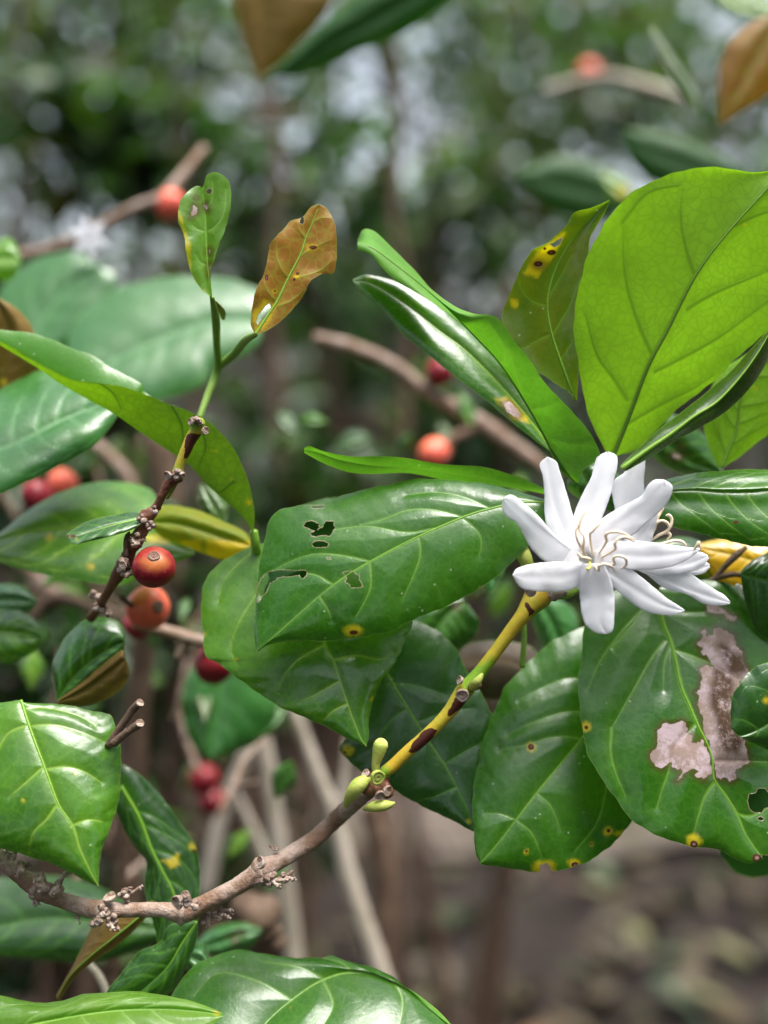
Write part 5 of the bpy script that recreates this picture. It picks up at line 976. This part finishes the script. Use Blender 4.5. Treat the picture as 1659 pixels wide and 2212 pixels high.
# blurred berries
for x, y, d, r, lab, mt in [(463, 1435, 5.5, 44, 'dark red berry half hidden behind the left edge of the pointed leaf', M_red), (367, 443, 15, 34, 'blurred orange red berry on the upper left branch', M_orangeb), (950, 805, 13, 32, 'blurred crimson berry above the forked branch', M_red), (938, 982, 12.5, 36, 'blurred red berry at the end of the forked branch', M_orangeb),
    (80, 1072, 9, 36, 'blurred red berry at the left edge, the lower left of a pair', M_red), (135, 1046, 10, 34, 'blurred red berry at the left edge, upper right of the pair', M_orangeb), (440, 1685, 15, 34, 'blurred red berry beside the pale stems, upper one of the pair', M_red), (458, 1732, 16, 30, 'blurred red berry beside the pale stems, lower one of the pair', M_red), (1272, 155, 44, 24, 'far blurred red berry in the upper right', M_orangeb)]:
    b = berry(x, y, d * 1.35, r, mt, (.5, -.3 if x < 300 else .2, .5 if x != 938 else -.3), lab, None, .92, stalk=(x + r * 1.0, y - r * .3, d * 1.35 + .6), top=True)
    b['group'] = 'out of focus berries'
wb = empty('background_flower', P(192, 515, 15), 'blurred white blossom on the upper left branch', 'flower')
for k in range(6):
    a = k * 1.05 + .3; cx, sy = math.cos(a), math.sin(a); c0 = (192, 515)
    petal([c0, (c0[0] + 22 * cx, c0[1] + 26 * sy), (c0[0] + 44 * cx, c0[1] + 52 * sy)], [(c0[0] - 4 * sy, c0[1] + 4 * cx), (c0[0] + 22 * cx - 10 * sy, c0[1] + 26 * sy + 10 * cx), (c0[0] + 44 * cx, c0[1] + 52 * sy + 1)],
          [(c0[0] + 4 * sy, c0[1] - 4 * cx), (c0[0] + 22 * cx + 10 * sy, c0[1] + 26 * sy - 10 * cx), (c0[0] + 44 * cx, c0[1] + 52 * sy - 1)], 15, wb, NU=12, NV=4)

# ================================================================== shrubs of the background
def foliage_mat(name, stops, trans=.3, rough=.38, spec=.3, k=.62):  # k darkens all the leaf colours in place of canopy shade
    t = NT(name); r = t.new('ShaderNodeValToRGB'); t.l.new(t.attr('rnd'), r.inputs[0]); cr_ = r.color_ramp
    cr_.interpolation = 'CONSTANT' if len(stops) > 2 else 'LINEAR'
    while len(cr_.elements) < len(stops): cr_.elements.new(.5)
    for e, (p, c) in zip(cr_.elements, stops): e.position = p; e.color = (*[q * k for q in c], 1)
    col = t.mix(t.math('MULTIPLY', t.noise(40, 3), .5), r.outputs[0], (.03, .06, .02))
    b = t.new('ShaderNodeBsdfPrincipled'); t.set(b, 'Base Color', col); t.set(b, 'Roughness', rough); t.set(b, 'Specular IOR Level', spec)
    tr = t.new('ShaderNodeBsdfTranslucent'); t.set(tr, 'Color', t.mix(1.0, col, (1.6, 1.8, .7), 'MULTIPLY'))
    ms = t.new('ShaderNodeMixShader'); t.set(ms, 0, trans); t.l.new(b.outputs[0], ms.inputs[1]); t.l.new(tr.outputs[0], ms.inputs[2]); t.l.new(ms.outputs[0], t.out.inputs[0])
    return t.m
M_fol = foliage_mat('foliage_mixed', [(0, (.02, .085, .008)), (.3, (.06, .17, .012)), (.5, (.012, .04, .015)), (.68, (.13, .28, .015)), (.82, (.05, .09, .04)), (.93, (.14, .12, .02))])  # random leaf greens; the brightest ones paint in sunlit leaves
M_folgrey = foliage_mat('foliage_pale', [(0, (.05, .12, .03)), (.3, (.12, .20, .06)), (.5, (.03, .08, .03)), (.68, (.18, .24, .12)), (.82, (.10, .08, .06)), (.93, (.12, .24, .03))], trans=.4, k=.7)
M_foldark = foliage_mat('foliage_shaded', [(0, (.014, .06, .01)), (.3, (.025, .10, .012)), (.5, (.008, .025, .01)), (.68, (.06, .16, .012)), (.82, (.04, .026, .02)), (.93, (.07, .08, .02))])  # darker copy of the foliage greens with shade in its colours
def leaf_cloud(n, cen, ext, size, seed, shape='ellipsoid'):
    """n small folded leaves, each 10 vertices, spread through a volume"""
    rs = np.random.RandomState(seed)
    p = rs.randn(n, 3); p /= np.linalg.norm(p, axis=1, keepdims=True); p *= (rs.rand(n, 1) ** .42)
    cl = rs.randn(max(3, n // 14), 3) * .45
    k = rs.randint(0, len(cl), n); p = .45 * p + .7 * cl[k] if shape == 'clumps' else p
    p = p * np.asarray(ext) + np.asarray(cen)
    s = size * (.55 + .8 * rs.rand(n))
    th = rs.rand(n) * 6.283; el = rs.randn(n) * .5 - .25
    ax = np.stack([np.cos(th) * np.cos(el), np.sin(th) * np.cos(el), np.sin(el)], 1)
    upv = np.array([0, 0, 1.]) + rs.randn(n, 3) * .45
    sd = np.cross(ax, upv); sd /= np.linalg.norm(sd, axis=1, keepdims=True); nm = np.cross(sd, ax)
    prof = [(0, 0), (.18, .15), (.45, .24), (.75, .17), (1, 0)]
    V = []; 
    for (a, w) in prof:
        dr = -0.18 * a * a
        for sgn in (-1, 0, 1):
            V.append(p + ax * (a * s)[:, None] + nm * ((dr + .07 * abs(sgn) * (w > 0)) * s)[:, None] + sd * (sgn * w * s)[:, None])
    V = np.stack(V, 1); m = V.shape[1]
    F0 = []
    for i in range(len(prof) - 1):
        for j in range(2): a = i * 3 + j; F0.append([a, a + 3, a + 4, a + 1])
    F0 = np.array(F0); F = (F0[None] + (np.arange(n) * m)[:, None, None]).reshape(-1, 4)
    rnd = np.repeat(rs.rand(n), m)
    return V.reshape(-1, 3), F, rnd
def shrub(x, y, D, wpx, hpx, n, size, mat, label, seed, name='shrub', cat='shrub', stems=4, bark=None):
    """a shrub whose crown centre is seen at (x, y), D metres away"""
    d = (D - FD) * 100; c = P(x, y, d); ex = float(W(wpx, d)); ez = float(W(hpx, d))
    base = np.array([c[0], c[1], 0.0]); root = empty(name, base, label, cat, 'shrubs behind the coffee branches')
    V, F, rnd = leaf_cloud(n, c - base, (ex, ex * .55, ez), size, seed, 'clumps' if seed % 2 else 'ellipsoid')
    o = link('crown', mesh_from(V, F, {'rnd': rnd}), mat, root)
    rs = np.random.RandomState(seed + 99); parts = []
    for k in range(stems):
        a = np.array([rs.randn() * .05, rs.randn() * .05, 0]); b = (c - base) + rs.randn(3) * np.array([ex, ex * .4, ez]) * .4
        md = (a + b) / 2 + rs.randn(3) * .06
        q = cr([a, md, b, b + rs.randn(3) * ez * .25 + np.array([0, 0, ez * .4])], 16); parts.append(tube_data(q, np.linspace(.016, .005, 16), 8, 1, .05, k))
        for j in range(5):
            i0 = 6 + int(rs.rand() * 8); v = rs.randn(3) * np.array([1, .6, .8]); v /= np.linalg.norm(v); L = ez * (.4 + .5 * rs.rand())
            parts.append(tube_data(np.array([q[i0] + v * L * t + np.array([0, 0, .03 * math.sin(t * 5)]) for t in np.linspace(0, 1, 6)]), np.linspace(.006, .002, 6), 6))
    with_fields(link('stems', mesh_from(*join_data(parts)), bark or M_barkdark, root))
    return root
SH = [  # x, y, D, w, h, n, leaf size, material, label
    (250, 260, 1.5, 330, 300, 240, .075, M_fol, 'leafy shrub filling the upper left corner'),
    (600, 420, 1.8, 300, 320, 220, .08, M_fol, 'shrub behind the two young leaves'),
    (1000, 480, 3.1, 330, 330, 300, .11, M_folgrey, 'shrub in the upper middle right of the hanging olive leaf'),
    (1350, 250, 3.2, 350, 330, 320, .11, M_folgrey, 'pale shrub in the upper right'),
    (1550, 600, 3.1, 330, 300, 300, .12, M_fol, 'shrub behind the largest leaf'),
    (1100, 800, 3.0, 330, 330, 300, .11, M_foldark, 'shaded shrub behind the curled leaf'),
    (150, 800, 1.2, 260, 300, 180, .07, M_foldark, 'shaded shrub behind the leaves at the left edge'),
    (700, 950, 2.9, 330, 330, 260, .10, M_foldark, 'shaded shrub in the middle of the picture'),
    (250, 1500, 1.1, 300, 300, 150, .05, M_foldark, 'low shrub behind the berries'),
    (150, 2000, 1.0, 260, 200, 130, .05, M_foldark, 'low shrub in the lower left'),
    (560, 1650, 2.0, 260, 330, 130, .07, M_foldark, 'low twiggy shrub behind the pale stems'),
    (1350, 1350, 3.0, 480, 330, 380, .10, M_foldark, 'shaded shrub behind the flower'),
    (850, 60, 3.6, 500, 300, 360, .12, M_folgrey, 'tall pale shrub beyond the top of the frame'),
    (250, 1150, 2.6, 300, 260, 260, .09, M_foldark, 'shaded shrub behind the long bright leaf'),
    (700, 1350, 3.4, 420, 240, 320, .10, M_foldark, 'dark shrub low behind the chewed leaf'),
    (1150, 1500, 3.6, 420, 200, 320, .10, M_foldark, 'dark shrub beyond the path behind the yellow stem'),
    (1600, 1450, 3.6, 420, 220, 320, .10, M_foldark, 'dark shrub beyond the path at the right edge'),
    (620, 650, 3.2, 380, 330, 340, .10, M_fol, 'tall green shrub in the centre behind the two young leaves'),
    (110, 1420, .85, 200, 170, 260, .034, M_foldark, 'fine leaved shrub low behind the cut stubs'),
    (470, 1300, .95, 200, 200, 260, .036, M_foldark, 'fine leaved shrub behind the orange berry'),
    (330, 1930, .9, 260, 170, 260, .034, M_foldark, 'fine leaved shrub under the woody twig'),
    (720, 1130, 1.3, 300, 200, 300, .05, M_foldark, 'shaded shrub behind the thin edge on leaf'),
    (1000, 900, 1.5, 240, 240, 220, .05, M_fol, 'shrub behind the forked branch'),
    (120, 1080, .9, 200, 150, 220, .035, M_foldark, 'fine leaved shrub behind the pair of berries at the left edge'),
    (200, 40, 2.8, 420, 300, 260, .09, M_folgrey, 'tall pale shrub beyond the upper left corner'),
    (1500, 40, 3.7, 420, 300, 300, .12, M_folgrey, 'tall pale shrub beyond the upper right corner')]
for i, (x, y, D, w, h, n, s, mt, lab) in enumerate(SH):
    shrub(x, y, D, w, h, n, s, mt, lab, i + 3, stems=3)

# far woodland: one mass of leaves behind everything
rs = np.random.RandomState(5); parts = []; rn = []
for k in range(82):
    x = rs.uniform(-3.5, 3.5); y = rs.uniform(4.2, 7.5); z = rs.uniform(.2, 4.4)
    V, F, r_ = leaf_cloud(260, (x, y, z), (.9, .6, .7), .12, 200 + k, 'clumps'); parts.append((V, F)); rn.append(r_)
V, F = join_data(parts)
o = link('undergrowth', mesh_from(V, F, {'rnd': np.concatenate(rn)}), M_fol); tag(o, 'mass of far leaves closing the view behind the shrubs', 'undergrowth', None, 'stuff')

# ground: dark soil, a paler trodden path, leaf litter
def ground_mat(name, c1, c2, c3, sc=6):
    t = NT(name); a = t.noise(sc, 5, .65); f = t.noise(sc * 12, 5, .7); m = t.noise(sc * 3.1, 3, .6)
    col = t.mix(t.ramp(a, .4, .62), c1, c2); col = t.mix(t.math('MULTIPLY', t.ramp(f, .5, .65), .6), col, c3); col = t.mix(t.math('MULTIPLY', t.ramp(m, .58, .7), .5), col, (.05, .09, .03))
    b = t.new('ShaderNodeBsdfPrincipled'); t.set(b, 'Base Color', col); t.set(b, 'Roughness', .95); t.set(b, 'Specular IOR Level', .15)
    t.set(b, 'Normal', t.bump(f, .8, .02)); t.l.new(b.outputs[0], t.out.inputs[0]); return t.m
M_soil = ground_mat('soil_dark', (.020, .015, .014), (.036, .027, .024), (.07, .058, .05))
M_path = ground_mat('path_pale', (.11, .085, .072), (.19, .15, .135), (.07, .10, .035))
def sheet(name, x0, x1, y0, y1, z, mat, nx=60, ny=60, amp=.02, seed=0, wob=0):
    xs = np.linspace(x0, x1, nx); yy = np.linspace(y0, y1, ny); X, Y = np.meshgrid(xs, yy, indexing='ij')
    r = np.random.RandomState(seed); Z = z + amp * (np.sin(X * 5 + Y * 3 + r.rand() * 6) * .4 + np.sin(X * 11 - Y * 7) * .3 + np.sin(Y * 13 + X * 4) * .3)
    Y = Y + wob * (np.sin(X * 3.1) * .5 + np.sin(X * 7.3 + 1) * .3 + np.sin(X * 17 + Y * 9) * .25)
    V = np.stack([X, Y, Z], -1).reshape(-1, 3); i, j = np.meshgrid(np.arange(nx - 1), np.arange(ny - 1), indexing='ij'); a = (i * ny + j).ravel()
    o = link(name, mesh_from(V, np.stack([a, a + ny, a + ny + 1, a + 1], 1)), mat); tag(o, kind='structure'); return o
sheet('ground', -60, 60, -20, 90, 0, M_soil, 150, 150)
sheet('path', -5, 5, 2.3, 3.0, .03, M_path, 400, 20, .012, wob=.13)
V, F, r_ = leaf_cloud(520, (.3, 1.55, .04), (1.6, .75, .03), .095, 77)
M_litter = foliage_mat('leaf_litter', [(0, (.10, .06, .045)), (.3, (.16, .11, .075)), (.55, (.07, .045, .035)), (.7, (.24, .22, .11)), (.82, (.13, .17, .09)), (.9, (.05, .09, .05)), (.96, (.30, .12, .05))], trans=.1, rough=.6, k=.75)
o = link('leaf_litter', mesh_from(V, F, {'rnd': r_}), M_litter); tag(o, 'fallen dead leaves scattered over the dark soil at the lower right', 'leaf litter', None, 'stuff')

# unseen ring of leaf clumps, added beside and behind the camera to block low sky
rs = np.random.RandomState(15); parts = []; rn = []
for k in range(64):
    an = R_(rs.uniform(62, 298)); rr = rs.uniform(2.6, 4.2); z = rs.uniform(.3, 3.6)
    V, F, r_ = leaf_cloud(120, (math.sin(an) * rr, math.cos(an) * rr, z), (.9, .7, .7), .34, 500 + k, 'clumps'); parts.append((V, F)); rn.append(r_)
V, F = join_data(parts)
o = link('added_shade_thicket', mesh_from(V, F, {'rnd': np.concatenate(rn)}), M_foldark); tag(o, 'unseen leaf clumps added round the camera to block the low sky', 'added_shade_thicket', None, 'stuff')

# many small shaded leaves and twigs of the bush itself, out of focus behind the berries, the flower and the curled leaf
rs = np.random.RandomState(31)
zones = [((0, 470), (1200, 1520), 16, 'small shaded leaf in the blurred tangle around the berries', 'shaded leaves around the berries'),
         ((0, 640), (1520, 2080), 22, 'small shaded leaf in the blurred tangle above and below the woody twig', 'shaded leaves around the woody twig'),
         ((0, 420), (870, 1180), 10, 'small shaded leaf in the gap between the long bright leaf and the spotted leaf', 'shaded leaves under the long bright leaf'),
         ((880, 1300), (1180, 1480), 9, 'small nearly black leaf in the gap around the yellow stem', 'shaded leaves around the yellow stem'),
         ((560, 1260), (880, 1060), 9, 'small blurred leaf in the shade above the chewed leaf', 'shaded leaves above the chewed leaf')]
ORD = 'leftmost,second from the left,third from the left,fourth from the left,fifth from the left,sixth from the left,seventh from the left,eighth from the left,ninth from the left,tenth from the left,eleventh from the left,twelfth from the left,13th from the left,14th from the left,15th from the left,16th from the left,17th from the left,18th from the left,19th from the left,20th from the left,21st from the left,rightmost'.split(',')
def ordinals(items, lab):
    for k, (x, o) in enumerate(sorted(items, key=lambda t: t[0])):
        o['label'] = ORD[k if k < len(items) - 1 else -1] + ' of the ' + lab
for (xa, xb), (ya, yb), n, lab, grp in zones:
    made = []
    for k in range(n):
        x, y, d = rs.uniform(xa, xb), rs.uniform(ya, yb), rs.uniform(9, 26); L = rs.uniform(50, 105); w = L * rs.uniform(.2, .32); an = rs.uniform(0, 6.28)
        cx, sy = math.cos(an), math.sin(an); nx, ny = -sy * w, cx * w
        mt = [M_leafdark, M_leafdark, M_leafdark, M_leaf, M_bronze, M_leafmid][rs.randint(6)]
        o = build_leaf('leaf', mt, [(x, y), (x + cx * L * .5, y + sy * L * .5), (x + cx * L, y + sy * L)], [(x, y), (x + cx * L * .45 - nx, y + sy * L * .45 - ny), (x + cx * L, y + sy * L)], [(x, y), (x + cx * L * .45 + nx, y + sy * L * .45 + ny), (x + cx * L, y + sy * L)],
                   NU=16, NV=5, nv=3, rib=False, quilt=.2, vd=.1, vw=.8, mw=1.4, gy=rs.uniform(-1.2, .4), b=.3, d0=d, label=lab, top=True, group=grp); made.append((x, o))
    ordinals(made, {'shaded leaves around the berries': 'small blurred leaves around the berries', 'shaded leaves around the woody twig': 'small blurred leaves near the woody twig', 'shaded leaves under the long bright leaf': 'small blurred leaves under the long bright leaf', 'shaded leaves around the yellow stem': 'small shaded leaves beside the yellow stem', 'shaded leaves above the chewed leaf': 'small blurred leaves above the chewed leaf'}[grp])
tws = []
for k in range(16):
    x, y, d = rs.uniform(0, 520), rs.uniform(1180, 2050), rs.uniform(10, 24); an = rs.uniform(-2.4, -.7); L = rs.uniform(160, 330)
    pts = [(x + math.cos(an) * L * t + 14 * math.sin(t * 5 + k), y + math.sin(an) * L * t, d + t * 2, 8 - 3 * t) for t in (0, .3, .6, 1)]
    o = btwig('twig', [pts, [(pts[1][0], pts[1][1], d, 5), (pts[1][0] + 50 * math.cos(an + .8), pts[1][1] + 60 * math.sin(an + .8), d - 1, 3.5)]], [M_barkdark, M_barkdark, M_bark][k % 3], 'thin blurred twig in the shaded tangle behind the berries', cat='twig', group='twigs in the shaded tangle'); tws.append((x, o))
ordinals(tws, 'thin blurred forked twigs behind the berries')
